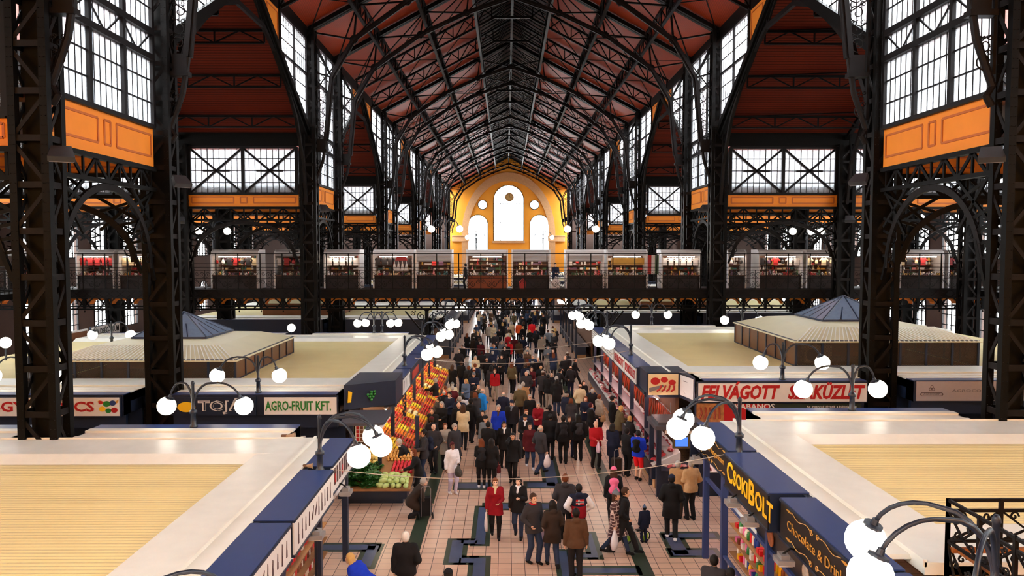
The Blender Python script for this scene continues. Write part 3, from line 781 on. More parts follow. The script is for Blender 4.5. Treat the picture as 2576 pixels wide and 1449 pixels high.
def ware_proto(kind):
    c=random.Random(hash(kind)%1000)
    b=MB()
    if kind=='painted_box': b.box(-.09,-.06,0,.09,.06,.1); b.box(-.1,-.07,.1,.1,.07,.13,0)
    elif kind=='souvenir_jar': b.lathe([(.05,0),(.065,.03),(.065,.13),(.04,.16),(.04,.19)],(0,0,0),10)
    elif kind=='souvenir_doll': b.lathe([(.085,0),(.06,.12),(.03,.17),(.045,.2),(.045,.24),(.02,.27)],(0,0,0),10)
    elif kind=='hanging_shirt':
        b.prism([(-.16,0,-.5),(.16,0,-.5),(.15,0,-.12),(.26,0,-.25),(.3,0,-.16),(.14,0,0),(.05,0,-.03),(-.05,0,-.03),(-.14,0,0),(-.3,0,-.16),(-.26,0,-.25),(-.15,0,-.12)],(0,.05,0))
    elif kind=='folded_cloth': 
        for k in range(3): b.box(-.14+.005*k,-.1,k*.035,.14,.1,k*.035+.03)
    elif kind=='hanging_bag': b.lathe([(.08,-.4),(.11,-.36),(.1,-.2),(.05,-.14)],(0,0,0),10,0,(1,.5)); b.tube([(-.05,0,-.15),(0,0,0),(.05,0,-.15)],.008,4)
    return b.mesh(kind,KDARK)
PRO={k:ware_proto(k) for k in ('painted_box','souvenir_jar','souvenir_doll','hanging_shirt','folded_cloth','hanging_bag')}
WC=[mat('ware_'+n,c,.5,noise=.1) for n,c in (('white',(220,210,205)),('red',(170,30,28)),('cream',(214,190,150)),('brown',(120,70,44)),('black',(30,24,26)),('gold',(200,150,60)),('teal',(40,90,90)),('pink',(200,120,120)),('green',(60,90,50)),('purple',(96,60,84)))]
WL={'painted_box':('small painted keepsake box on a gallery kiosk shelf','box'),'souvenir_jar':('little souvenir jar on a gallery kiosk shelf','jar'),'souvenir_doll':('small doll figurine on a gallery kiosk shelf','doll'),
 'hanging_shirt':('shirt hanging at the front of a gallery kiosk','shirt'),'folded_cloth':('pile of folded cloth on a gallery kiosk shelf','cloth'),'hanging_bag':('small bag hanging in a gallery kiosk','bag')}
def ware(kind,loc,mi,sc=1.0,rz=0):
    o=bpy.data.objects.new(kind,PRO[kind]); COL.objects.link(o); o.location=loc; o.rotation_euler=(0,0,rz); o.scale=(sc,sc,sc)
    o.material_slots[0].link='OBJECT'; o.material_slots[0].material=WC[mi]
    l,c=WL[kind]; tag(o,l,c,kind.replace('_',' ')+'s on the gallery kiosks'); return o
rnd=random.Random(7)
for (pa,pb,idx) in kiosks:
    xa=(pa-1274)*KY/1900+CAMX; xb=(pb-1274)*KY/1900+CAMX; w=xb-xa; cx=(xa+xb)/2
    lab='silver gallery kiosk, '
    names={1:'white tops hung under strip light beside the third left column',2:'black jackets and red and white bunting',3:'with a plain grey shutter box and brown goods',4:'with an orange plywood counter front',5:'with scalloped white edging and porcelain',6:'with wide white shutter and pale boxes',7:'with a yellow patterned cloth hung inside',8:'brightest lit, beside the red white green flag',9:'narrow one just behind the third right column',10:'with white dishes and orange goods',11:'dim one left of the fourth aisle column',12:'dim one seen between the two nearest right columns',13:'dim one seen between the two nearest left columns, warm bulb',14:'dim one beside the second left column, with strip light',15:'dark one left of the third left column',0:'with pale goods near a green scarf',16:'dark one by the nearest right column',17:'half hidden behind the nearest left column'}[idx]
    t=thing('market_kiosk',lab+names,'kiosk',(cx,KY,GZ),0,'kiosks on the gallery bridge')
    H=2.55
    for s in (-1,1):
        b=MB(); pts=[(s*w/2,0,0),(s*w/2,1.6,0),(s*w/2,1.6,H),(s*w/2,.35,H),(s*w/2,.12,H-.12),(s*w/2,0,H-.4)]
        b.prism(pts,(-s*.09,0,0)); b.build('side_panel',SILV,t)
    b=MB(); P=[(0,.35,H),(0,.12,H-.12),(0,0,H-.4),(0,.06,H-.4),(0,.18,H-.18),(0,.35,H-.08),(0,1.6,H-.08),(0,1.6,H)]
    b.prism([(-w/2+.1,p[1],p[2]) for p in P],(w-.2,0,0)); b.build('shutter_hood',SHUT if idx%2 else SILV,t)
    MB().box(-w/2+.08,1.5,0,w/2-.08,1.56,H-.1).build('back_panel',SHELF,t)
    PLY=mat('orange_plywood',(150,72,34),.6,noise=.15,scale=2)
    MB().box(-w/2+.1,.1,0,w/2-.1,.16,.85).build('counter_front',PLY if idx==4 else KDARK,t)
    MB().box(-w/2+.08,-.08,.85,w/2-.08,.7,.9).build('counter_top',SHELF,t)
    for z in (1.2,1.5,1.8): MB().box(-w/2+.1,1.1,z,w/2-.1,1.48,z+.03).build('shelf',SHELF,t)
    b=MB(); b.tube([(-w*.34,.12,H-.47),(w*.34,.12,H-.47)],.028,8); b.build('strip_light',TUBE if idx not in(15,16,17) else SILV,t)
    if idx in (3,6,5): MB().box(-w/2+.1,.04,H-.78,w/2-.1,.08,H-.4).build('shutter',SHUT,t)
    if idx==2:
        b=MB()
        for q in range(4): x=.1+q*.26; b.prism([(x-.15,-.05,1.15),(x+.15,-.05,1.15),(x,-.05,1.85)],(0,.02,0))
        b.build('white_bunting',WC[0],t); MB().prism([(.15,-.04,1.85),(.95,-.04,1.85),(.85,-.04,2.1),(.25,-.04,2.1)],(0,.02,0)).build('red_cloth',WC[1],t)
    if idx==7: MB().box(-w*.38,.1,1.55,w*.42,.12,2.0).build('yellow_cloth',WC[5],t)
    # wares
    n=max(3,int(w/.24))
    for zi,z in enumerate((1.23,1.53,1.83,.9,.9)):
        for k in range(n):
            if rnd.random()<.18: continue
            kind=rnd.choice(['painted_box','souvenir_jar','souvenir_doll','folded_cloth'])
            x=cx-w/2+.22+(w-.44)*(k+rnd.uniform(.3,.7))/n
            y=KY+(1.25 if zi<3 else (.1 if zi==3 else .45))
            ware(kind,(x,y,GZ+z),rnd.choice([0,0,0,2,3,1,5,7,6,8,9,4]),rnd.uniform(.9,1.25),rnd.uniform(-.4,.4))
    for k in range(int(w/.42)):
        if idx in (4,): break
        x=cx-w/2+.3+(w-.6)*k/max(1,int(w/.42)-1) if w>1 else cx
        kind='hanging_shirt' if idx in(1,2,13,14,8) else rnd.choice(['hanging_shirt','hanging_bag','hanging_bag'])
        if idx in (5,6,7,3,12) and rnd.random()<.6: continue
        ware(kind,(x,KY+.3,GZ+2.02),{1:0,2:4,13:1,14:2,8:0}.get(idx,rnd.choice([0,1,4,2,9])),1.0)
# flag and bunting
def prismthing(name,pts,depth,m,lab,cat,group=None):
    b=MB(); b.prism(pts,depth); return tag(b.build(name,m),lab,cat,group)
fx=(1643-1274)*49/1900+CAMX
t=thing('hanging_flag','red white green flag hanging upright beside the brightest gallery kiosk','flag',(fx,48.9,GZ))
for k,c in enumerate((WC[1],WC[0],WC[8])):
    b=MB(); x=-.36+k*.24; b.prism([(x,0,.95),(x+.24,.04,.95),(x+.24,.04,2.2),(x,0,2.2)],(0,.02,0)); b.build('stripe',c,t)
MB().beam((-.4,0,2.22),(.4,0,2.22),.03,.03).build('rod',IRON,t)
prismthing('shopping_bag',[(.4,48.0,GZ),(.75,48.0,GZ),(.8,48.0,GZ+.5),(.6,48.0,GZ+.75),(.36,48.0,GZ+.5)],(0,.3,0),WC[1],'bright red bag standing on the gallery behind the railing','bag')
prismthing('shopping_bag',[(2.4,48.0,GZ),(2.9,48.0,GZ),(3.0,48.0,GZ+.55),(2.7,48.0,GZ+.9),(2.42,48.0,GZ+.5)],(0,.3,0),WC[0],'white bag hanging at the gallery railing','bag')

# ================================================================== STREET LAMPS
GLOBE=mat('lamp_globe',(255,244,226),.3,emit=6.5,noise=0,ecol=(255,244,226)); LAMPB=mat('lamp_paint',(30,38,52),.35,noise=.1)
def lamp(lab,loc,arms,group,r=.25,ph=1.25,down=0):
    """arms: list of (dx,dy)"""
    t=thing('globe_lamp',lab,'lamp',loc,0,group)
    MB().lathe([(.11,0),(.11,.05),(.075,.09),(.065,.38),(.1,.4),(.1,.47),(.06,.5),(.045,.55),(.04,ph-.06),(.05,ph-.05),(.045,ph),(.02,ph+.04)],(0,0,0),12).build('pole',LAMPB,t,True)
    if down: MB().lathe([(.12,-down),(.12,-down+.06),(.07,-down+.1),(.06,0)],(0,0,0),10).build('lower_pole',LAMPB,t)
    for (dx,dy) in arms:
        L=math.hypot(dx,dy); ux,uy=dx/L,dy/L; P=[]
        for k in range(13):
            a=PI*(1-k/12.*.88); x=L*.52+L*.52*math.cos(a); z=.62+.62*math.sin(a) if k>0 else .45
            if k<6: z=.45+(1.24-.45)*math.sin(k/6.*PI/2)**.9
            P.append((ux*x,uy*x,z))
        e=P[-1]
        g=(e[0]+ux*.1,e[1]+uy*.1,e[2]-.25)
        b=MB(); b.tube(P,[.032]*7+[.028]*6,8); arm=b.build('arm',LAMPB,t,True)
        d=(Vector(e)-Vector(g)).normalized()
        b=MB(); b.tube([Vector(g)+d*(r-.05),Vector(g)+d*(r+.0),Vector(g)+d*(r+.01),Vector(g)+d*(r+.08)],[.12,.12,.05,.04],10); b.build('globe_cap',LAMPB,arm)
        MB().sphere(g,r,18).build('globe',GLOBE,arm,True)
    return t
ZL,ZR=2.96,3.4
XL,XR=-4.37,4.42
A3=lambda s:[(-s*1.25,0),(-s*.95,.8),(-s*.95,-.8)]
lamp('big three-globe lamp at the front edge of the right chocolate stall row, closest of all',(5.05,8.3,3.55),[(-1.3,0),(-.9,.95),(-.8,-.9)],'aisle lamps')
lamp('three-globe lamp at the bottom edge of the picture on the left stall row',(-4.72,8.05,2.85),[(1.15,0),(.9,.9),(.8,-.9)],'aisle lamps')
pos=aty(1852,1140,16.6); lamp('three-globe lamp above the coffee and tea signboard',(pos.x,16.4,3.3),A3(1),'aisle lamps')
pos=aty(808,1185,16.6); lamp('three-globe lamp above the white product signboards',(pos.x,16.5,2.9),A3(-1),'aisle lamps')
k=0
for (px,Yl,s) in ((1580,31.5,1),(1541,39.0,1),(1516,44.0,1),(1034,31.5,-1),(1063,38,-1),(1086,43.5,-1),(1120,56,-1),(1455,57,1)):
    X=(px-1274)*Yl/1900+CAMX; k+=1
    X=(XR+.35) if s>0 else (XL-.35)
    if Yl>50: X=s*5.0
    lamp('three-globe lamp over the far stall row, %s one along the %s side of the passage'%(NM[(k-1)%3 if k<7 else 3],'right' if s>0 else 'left'),(X,Yl,(ZR if s>0 else ZL)),A3(s),'aisle lamps')
def l2(px,py,Y,lab,a,b,z=None):
    p=aty(px,py,Y); lamp(lab,(p.x,Y,z if z else p.z),[(a,0),(b,0)],'cross aisle lamps')
l2(487,1075,20.5,'two-globe lamp on the back edge of the near left stall roof',-.62,1.28,ZL)
l2(650,985,25.5,'two-globe lamp between the egg sign and the fruit company sign',-1.28,.62,ZL)
l2(2143,1035,20.5,'two-globe lamp on the back edge of the near right stall roof',-1.25,.6,ZR)
l2(1968,958,25.4,'two-globe lamp over the white and red cold cuts signboard',-.65,1.25,ZR)
l2(75,990,25.5,'two-globe lamp behind the nearest left column over the vegetable sign',-1.1,1.0,ZL)
for (px,Y,z,lab) in ((960,44.2,ZL,'small two-globe lamp on the far edge of the left stall roof'),(940,43.9,ZL,'small two-globe lamp just before another on the far left stall roof'),(1641,44.5,ZR,'small two-globe lamp before the third right column'),(1121,51.3,GZ+3.35,'tall two-globe lamp above the kiosks left of the gable arch'),(1463,51.3,GZ+3.35,'tall two-globe lamp above the kiosks right of the gable arch'),
   (540,51.3,GZ+3.2,'yellowish two-globe lamp on the left gallery'),(2030,51.3,GZ+3.2,'yellowish two-globe lamp on the right gallery'),(2075,51.6,GZ+3.2,'second yellowish two-globe lamp on the right gallery'),(1198,81,8.6,'tiny two-globe lamp before the left arched gable window'),(1366,81,8.6,'tiny two-globe lamp before the right arched gable window'),(280,38,ZL,'two-globe lamp beside the left roof cabin'),(1870,41,ZR,'two-globe lamp behind the right roof cabin')):
    X=(px-1274)*Y/1900+CAMX
    lamp(lab,(X,Y,z),[(-.85,0),(.85,0)],'small two-globe lamps',r=.24,down=(z-GZ if 51<Y<52 else (5.4 if Y>80 else 0)))
# single globe lights on the far left roofs
for (px,py,Y,lab) in ((14,862,34,'round globe light at the left edge beside the nearest column'),(733,825,46,'round globe light behind the left roof cabin'),(2494,935,30,'round globe light seen through the nearest right column')):
    p=aty(px,py,Y); t=thing('globe_light',lab,'lamp',(p.x,Y,p.z-.9),0,'single globe lights'); MB().tube([(0,0,-.3),(0,0,.66)],.04,8).build('pole',LAMPB,t); MB().sphere((0,0,.9),.25,16).build('globe',GLOBE,t,True)
# ================================================================== STALL BLOCKS
CORR=CREAMC=mat('cream_corrugated_sheet',(216,205,154),.5,noise=.06,scale=.8)
def corr(b,x0,x1,y0,y1,z):
    """trapezoid corrugated sheet, ribs along x"""
    y=y0; P=[]
    per=.13
    while y<y1-per:
        P+= [(y,z),(y+per*.35,z),(y+per*.5,z+.028),(y+per*.85,z+.028)]; y+=per
    P.append((y1,z)); n=len(P)
    vs=[(x0,p[0],p[1]) for p in P]+[(x1,p[0],p[1]) for p in P]
    b.add(vs,[(i,i+n,i+n+1,i+1) for i in range(n-1)])
SCUFF=mat('cream_flashing',(240,240,230),.38,noise=.06,scale=2)
def stall_roof(s,zr,xf,y0,y1,lab,ext0,ext1,xo=24.0,detail=True):
    """s side, xf aisle edge; ext0/ext1: does the front / back have the fascia strip on the outer stretch"""
    t=thing('stall_roof',lab,'roof',(0,0,0),0,'cream roofs of the stall blocks')
    X=lambda d:s*(abs(xf)+d); xi=11.7; xj=13.3
    fy0=y0+(1.6 if ext0 else 0); fy1=y1-(1.6 if ext1 else 0)
    # corrugated field
    b=MB(); zc=zr-.13
    corr(b,X(2.0),s*xi,fy0+1.8,fy1-1.8,zc); corr(b,s*xi,s*xo,fy0+1.8,fy1-1.8,zc)
    b.build('corrugated_sheet',CORR,t)
    # aisle side: flashing and raised panel
    b=MB(); b.box(X(.62),fy0+.35,zr-.05,X(.97),fy1,zr+.02); b.prism([(X(.97),fy0,zr+.05),(X(2.0),fy0,zr+.03),(X(2.12),fy0,zc),(X(.97),fy0,zc)],(0,fy1-fy0,0)); b.box(X(.95),fy0,zr-.02,X(1.0),fy1,zr+.09)
    b.build('aisle_border',SCUFF,t)
    for (ya,yb,yc,sg) in ((fy1,fy1-1.5,fy1-1.85,1),(fy0,fy0+1.5,fy0+1.85,-1)):
        b=MB()
        for (xa,xb) in ((X(1.3),s*xi),(s*xi,s*xj),(s*xj,s*xo)): b.prism([(xa,ya,zr+.02),(xa,yb,zr+.04),(xa,yc,zc),(xa,ya,zc)],(xb-xa,0,0))
        b.beam((X(1.3),ya,zr+.03),(s*xo,ya,zr+.03),.05,.05); b.build('end_border',SCUFF,t)
    # outer stretches reaching into the cross aisle between the columns
    for on,ya,yb in ((ext0,y0,fy0),(ext1,y1,fy1)):
        if not on: continue
        d=1 if yb>ya else -1; b=MB()
        for xa,xb in ((X(1.8),s*xi),(s*xj,s*xo)):
            b.box(xa,ya+d*.5,zr-.3,xb,yb,zr-.02); b.box(xa,ya+d*.5,zr-.02,xb,ya+d*.78,zr+.03); b.box(xa,ya+d*1.2,zr-.02,xb,yb+d*.2,zr+.0)
        b.build('cross_aisle_extension',SCUFF,t)
    return t
def block_body(s,zr,xf,y0,y1,lab,ext0,ext1,xo=24.0,nearh=True):
    t=thing('stall_block',lab,'stall',(0,0,0),0,'stall blocks below the cream roofs')
    X=lambda d:s*(abs(xf)+d); fy0=y0+(1.6 if ext0 else 0); fy1=y1-(1.6 if ext1 else 0)
    b=MB(); b.box(X(1.3),fy0+.5,0,X(1.42),fy1-.5,zr-.7); b.box(s*(xo-1),fy0,0,s*xo,fy1,zr-.3)
    b.build('inner_wall',mat('stall_inside',(120,84,62),.7,noise=.15),t)
    b=MB(); b.box(X(.05),fy0,zr-.75,X(1.4),fy1,zr-.68); b.box(X(.5),fy0,zr-.68,X(.62),fy1,zr-.02); b.build('canopy_soffit',NAVY,t)
    n=int((fy1-fy0)/3.0)
    if y1<22: n=-1
    for k in range(n+1):
        y=fy0+.1+(fy1-fy0-.2)*k/n; b=MB(); b.box(X(.1),y-.06,0,X(.24),y+.06,zr-.7); b.build('post',NAVY,t)
    if y0==25.2: n=-1
    if n>=0: b=MB(); b.box(X(.25),fy0+.2,0,X(.9),fy1-.2,.25); b.build('plinth',STONE,t)
    if n<0: pass
    else:
     b=MB(); b.box(X(.16),fy0+.2,.25,X(.9),fy1-.2,.8); b.build('counter_front',NAVY,t)
     b=MB(); b.box(X(.1),fy0+.2,.8,X(1.1),fy1-.2,.86); b.build('counter_top',mat('steel',(150,150,156),.3,.7),t)
    for on,ya,yb in ((ext0,y0,fy0),(ext1,y1,fy1)):
        if not on: continue
        d=1 if yb>ya else -1
        b=MB()
        for xa,xb in ((X(1.8),s*11.7),(s*13.3,s*xo)):
            b.box(xa,ya+d*.02,zr-.7,xb,ya+d*.5,zr); b.box(xa,ya+d*.15,zr-1.15,xb,ya+d*.3,zr-.7)
            b.box(xa,ya+d*.3,0,xb,ya+d*.42,.9); b.box(xa,ya+d*1.3,0,xb,ya+d*1.4,zr-.3)
            b.box(xa,ya,zr-.7,xa+s*.04,yb,zr-.02); b.box(xb-s*.04,ya,zr-.7,xb,yb,zr-.02)
        b.build('cross_aisle_fascia',NAVY,t)
        b=MB()
        for xa,xb in ((X(1.8),s*11.7),(s*13.3,s*xo)): b.box(xa,ya,zr,xb,ya+d*.5,zr+.015)
        b.build('fascia_top',BLUE,t)
    return t
BL=[(3.0,20.8,0,1),(25.2,44.4,1,1),(52.6,71.6,1,1),(79.4,98.4,1,1),(106.2,125.4,1,1),(133,152,1,1)]
for i,(y0,y1,e0,e1) in enumerate(BL):
    for s,sd,zr,xf in ((-1,'left',ZL,XL),(1,'right',ZR,XR)):
        ya=y0
        if i==0: ya=10.3 if s>0 else 3.0
        stall_roof(s,zr,xf,ya,y1,'cream corrugated stall roof, %s block on the %s of the passage'%(NM[i],sd),e0,e1)
        block_body(s,zr,xf,ya if i or s<0 else 6.0,y1,'navy stall block with counters, %s on the %s of the passage'%(NM[i],sd),e0,e1)
# ---- signboards
RED=mat('sign_red',(176,22,26),.4,noise=0); GOLD=mat('sign_gold',(206,150,62),.4,noise=.1); YEL=mat('sign_yellow',(250,196,30),.4,noise=0); GRN=mat('sign_green',(28,120,44),.4,noise=0); GREY=mat('sign_grey',(120,116,120),.5,noise=0); PURP=mat('sign_product',(74,48,50),.5,noise=.1)
def aisle_sign(s,zr,xf,ya,yb,lab,face=WHITE,h=.64,top=BLUE,out=0.0,fn=None,cat='sign'):
    """box on the passage fascia; face looks towards the passage. local: u runs away from the viewer on the left side, towards on the right"""
    rz=PI/2 if s<0 else -PI/2
    L=yb-ya
    loc=(s*(abs(xf)-out),ya if s<0 else yb,zr)
    t=thing('signboard',lab,cat,loc,rz,'signboards along the passage')
    # local x along the board left-to-right as read, local -y faces the passage, z up
    MB().box(0,.03,-h-.04,L,.6+out,-.01).build('casing',NAVY,t)
    MB().box(-.0,0,-.01,L,.62+out,.012).build('cover',top,t)
    b=MB(); b.box(.03,0,-h,L-.03,.03,-.04); b.build('sign_face',face,t)
    b=MB(); 
    for z in (-h-.02,-.025): b.box(0,-.02,z-.02,L,.03,z+.02)
    b.build('frame',NAVY,t)
    if fn: fn(t,L,h)
    return t
RX=(PI/2,0,0)
def ctext(s,size,m,width,z=-.34,bold=.0,x=None,**k):
    def f(t,L,h):
        o=text(s,size,(L/2 if x is None else x,-.012,z),RX,m,t,bold,align='CENTER',width=width,**k)
    return f
def gold(s,size,width,zt=-.34):
    def f(t,L,h):
        text(s,size,(L/2,-.012,zt),RX,GOLD,t,.0,align='CENTER',width=width)
        b=MB()
        for sg in (-1,1):
            for z in (zt+.25,zt-.25):
                b.tube([(L/2+sg*(.15+k*.1),-.015,z+.035*math.sin(k*.9)) for k in range(9)],.008,4)
                b.tube(spiral((L/2+sg*.12,-.015,z),.06,1.3,0,sg,n=12),.008,4)
                b.prism([(L/2+sg*.95,-.015,z),(L/2+sg*1.08,-.015,z+.025),(L/2+sg*1.22,-.015,z),(L/2+sg*1.08,-.015,z-.025)],(0,.01,0))
        b.build('scroll_ornament',GOLD,t)
    return f
def knives(seed,small=False):
    def f(t,L,h):
        r=random.Random(seed); b=MB(); n=11 if not small else 9
        for k in range(n):
            x=.3+(L-.6)*k/(n-1)
            if small:
                b.box(x-.07,-.01,-h+.14,x+.07,.0,-.12)
            elif k in (4,5): b.prism([(x-.08,-.01,-.42),(x+.02,-.01,-.3),(x+.1,-.01,-.2),(x+.06,-.01,-.34),(x-.02,-.01,-.45)],(0,.01,0))
            else:
                hh=r.uniform(.26,.4); z0=-h/2-hh/2-.02; b.prism([(x-.028,-.01,z0),(x+.028,-.01,z0),(x+.028,-.01,z0+hh*.42),(x+.012,-.01,z0+hh*.45),(x+.016,-.01,z0+hh*.9),(x,-.01,z0+hh),(x-.02,-.01,z0+hh*.45)],(0,.01,0))
        b.build('product_picture',PURP,t)
        if small:
            b=MB()
            for k in range(0,n,3): x=.3+(L-.6)*k/(n-1); b.box(x-.055,-.014,-h+.2,x+.055,-.005,-.25)
            b.build('product_picture',RED,t)
    return f
def bars(t,L,h):
    b=MB()
    for k in range(4): b.box(.3,-.01,-.16-k*.12,L-.4-.2*(k%2),0,-.13-k*.12)
    b.build('grey_line',GREY,t)
def leaves(t,L,h):
    b=MB()
    for k in range(4): x=.3+k*(L-.6)/3; b.prism([(x-.07,-.01,-.55),(x+.02,-.01,-.45),(x+.09,-.01,-.15),(x-.03,-.01,-.25)],(0,.01,0))
    b.build('leaf_picture',mat('pic_darkgreen',(40,70,50),.5),t)
aisle_sign(-1,ZL,XL,16.75,19.3,'white signboard with a row of small product pictures on the left stall row',fn=lambda t,L,h:knives(1,True)(t,L,h))
aisle_sign(-1,ZL,XL,13.35,16.45,'white signboard with long knife pictures, middle of the near left row',out=.1,fn=lambda t,L,h:[c for c in [knives(2)(t,L,h)]])
aisle_sign(-1,ZL,XL,10.0,13.2,'white signboard with knives and mug pictures near the bottom of the picture',out=.1,fn=knives(3))
aisle_sign(-1,ZL,XL,6.6,9.9,'white signboard at the bottom edge of the left stall row')
aisle_sign(1,ZR,XR,16.35,19.1,'black signboard with gold lettering for coffee and tea',BLACK,fn=gold('Kávé·Tea·Hungaricum',.2,2.2),top=BLUE)
def bolt(t,L,h):
    x=.2
    for ch,sz,bo in (('C',.6,.014),('SOKI',.44,.012),('B',.66,.016),('OLT',.5,.012)):
        o=text(ch,sz,(x,-.012,-.34-(.5-sz)*.12),RX,YEL,t,bo); bpy.context.view_layer.update(); x+=o.dimensions.x+.055
aisle_sign(1,ZR,XR,13.45,16.2,'black signboard with big yellow capital letters for the chocolate shop',BLACK,out=.12,h=.68,fn=bolt)
aisle_sign(1,ZR,XR,10.15,13.2,'black signboard with gold chocolate and drinks lettering',BLACK,out=.0,h=.68,fn=gold('Chocolate & Drinks',.24,2.3))
aisle_sign(1,ZR,XR,7.0,10.05,'plain black signboard at the bottom right below the closest lamp',BLACK)
# passage side of the second blocks
aisle_sign(1,ZR,XR,31.0,34.0,'white signboard with red letters, first word of the cold cuts shop along the passage',fn=ctext('FELVÁGOTT',.45,RED,2.6,bold=.012))
aisle_sign(1,ZR,XR,28.2,30.9,'white signboard with red letters, second word of the cold cuts shop along the passage',fn=ctext('SZAKÜZLET',.45,RED,2.4,bold=.012))
aisle_sign(1,ZR,XR,34.2,38.4,'pale signboard with faint grey lines beyond the red lettered ones',fn=lambda t,L,h:bars(t,L,h))
aisle_sign(1,ZR,XR,38.6,43.0,'far white signboard on the right stall row before the bridge',fn=lambda t,L,h:bars(t,L,h))
aisle_sign(-1,ZL,XL,28.4,30.6,'white signboard with dark green leaf pictures at the corner of the left fruit row',fn=lambda t,L,h:leaves(t,L,h))
aisle_sign(-1,ZL,XL,30.8,35.0,'blue-framed signboard on the left fruit row with a red picture panel',NAVY,fn=lambda t,L,h:MB().box(.4,-.015,-h+.1,L-1.6,0,-.2).build('red_panel',mat('red_panel',(170,50,36),.5),t))
aisle_sign(-1,ZL,XL,35.2,39.2,'second blue-framed signboard on the left fruit row',NAVY); aisle_sign(-1,ZL,XL,39.4,43.0,'far blue-framed signboard on the left fruit row before the bridge',NAVY)
# ---- boards facing the viewer across the cross aisle
def front_sign(x0,x1,y,zt,h,lab,face,fn=None,d=.1,name='signboard'):
    t=thing(name,lab,'sign',(x0,y-d,zt),0,'signboards facing the cross aisle'); L=x1-x0
    MB().box(0,.02,-h,L,d,0).build('casing',NAVY,t); MB().box(.04,0,-h+.04,L-.04,.02,-.04).build('sign_face',face,t)
    if fn: fn(t,L,h)
    return t
def ft(s,size,m,x,z,width=None,bold=0,shear=0,align='LEFT'):
    return lambda t: text(s,size,(x,-.012,z),RX,m,t,bold,shear,align,width=width)
def tojas(t,L,h):
    ft('TOJÁS',.46,WHITE,.75,-.34,1.75,.02)(t); o=ft('TOJÁS',.46,NAVY,.77,-.34,1.71,-.004)(t); o.location.y=-.02
    b=MB(); b.prism([(.35+.3*math.cos(a),-.02,-.36+.17*math.sin(a)) for a in [k*PI/8 for k in range(16)]],(0,.02,0)); b.build('egg_picture',YEL,t)
front_sign(-11.5,-8.85,25.2,ZL-.03,.66,'dark blue egg seller signboard with outlined white letters',NAVY,tojas)
def agro(t,L,h):
    ft('AGRO-FRUIT KFT.',.44,GRN,.09,-.34,2.2,.01)(t)
front_sign(-8.6,-6.1,25.2,ZL-.03,.66,'white signboard with green letters of the fruit company',WHITE,agro)
def gyum(t,L,h):
    ft('ZÖLDSÉG-GYÜMÖLCS',.46,RED,1.0,-.36,5.9,.012)(t)
    b=MB()
    for (x,z,r,m) in ((7.15,-.42,.09,0),(7.35,-.48,.08,1),(7.55,-.46,.09,2),(7.3,-.25,.1,1),(7.5,-.22,.09,3),(7.1,-.2,.06,2)):
        c=MB(); c.prism([(x+r*1.2*math.cos(a),-.02,z+r*math.sin(a)) for a in [k*PI/6 for k in range(12)]],(0,.02,0)); c.build('fruit_picture',(YEL,GRN,RED,BLUE)[m],t)
    b.prism([(7.05,-.01,-.12),(7.3,-.01,-.22),(7.25,-.01,-.3),(7.0,-.01,-.17)],(0,.01,0)); b.prism([(7.45,-.01,-.25),(7.7,-.01,-.1),(7.68,-.01,-.2),(7.5,-.01,-.32)],(0,.01,0)); b.build('fruit_picture',GOLD,t)
front_sign(-21.1,-13.35,25.2,ZL-.03,.7,'long white vegetable seller signboard with red letters behind the nearest left column',WHITE,gyum)
def felv(t,L,h):
    ft('FELVÁGOTT',.62,RED,.12,-.36,2.65,.024,.25)(t); ft('SZAKÜZLET',.62,RED,3.05,-.36,2.6,.024,.25)(t)
front_sign(5.95,11.7,25.2,ZR-.02,.7,'long white signboard with slanted red brush letters of the cold cuts shop',WHITE,felv)
def kab(t,L,h):
    ft('KABANOS',.26,WHITE,1.3,-.14,1.35,.006)(t)
    c=MB(); c.box(.02,-.015,-h+.02,.95,.0,-.02); c.build('food_picture',mat('food_photo',(170,110,60),.5,noise=.5,scale=9),t)
    for k in range(5): b=MB(); b.tube([(.15+k*.16,-.03,-.15),(.2+k*.15,-.03,-.35),(.12+k*.17,-.03,-.55)],.035,6); b.build('sausage_picture',mat('sausage',(150,60,30),.4),t)
front_sign(5.95,8.45,25.35,2.66,.75,'red banner with white letters and sausages under the cold cuts signboard',RED,kab)
def grn(t,L,h): ft('Az ínyencek élvezik a különbséget',.1,WHITE,1.1,-.14,1.7)(t)
front_sign(8.6,11.6,25.35,2.66,.75,'dark green banner with fine white print under the cold cuts signboard',mat('dark_green_banner',(30,44,30),.5),grn)
def agc(t,L,h):
    ft('AGROCORP KERESKEDELMI RT.',.13,GREY,1.25,-.36,3.2)(t); ft('AGROCORP',.1,GREY,.28,-.47,.55)(t)
    b=MB(); b.poly([(.22,-.01,-.42),(.9,-.01,-.42),(.95,-.01,-.47),(.9,-.01,-.53),(.22,-.01,-.53),(.17,-.01,-.47),(.22,-.01,-.42)],.015,.01,(0,1,0))
    for dx,dz in ((-.05,-.3),(.05,-.3),(0,-.22)): b.tube([(.56+dx+.045*math.cos(a),-.01,dz+.045*math.sin(a)) for a in [k*PI/6 for k in range(13)]],.008,4)
    b.build('emblem',PURP,t)
front_sign(13.35,20.5,25.3,ZR+.02,.74,'silver signboard with grey company lettering right of the second right column',mat('silver_sign',(190,180,184),.35,.4,noise=.03),agc)
front_sign(13.35,20.5,25.5,2.68,.42,'dark board with pale sausage lettering under the silver signboard',BLACK,lambda t,L,h: ft('KOLBÁSZ',.24,mat('pale_letter',(200,190,160),.5),1.35,-.2,1.7,.012)(t))
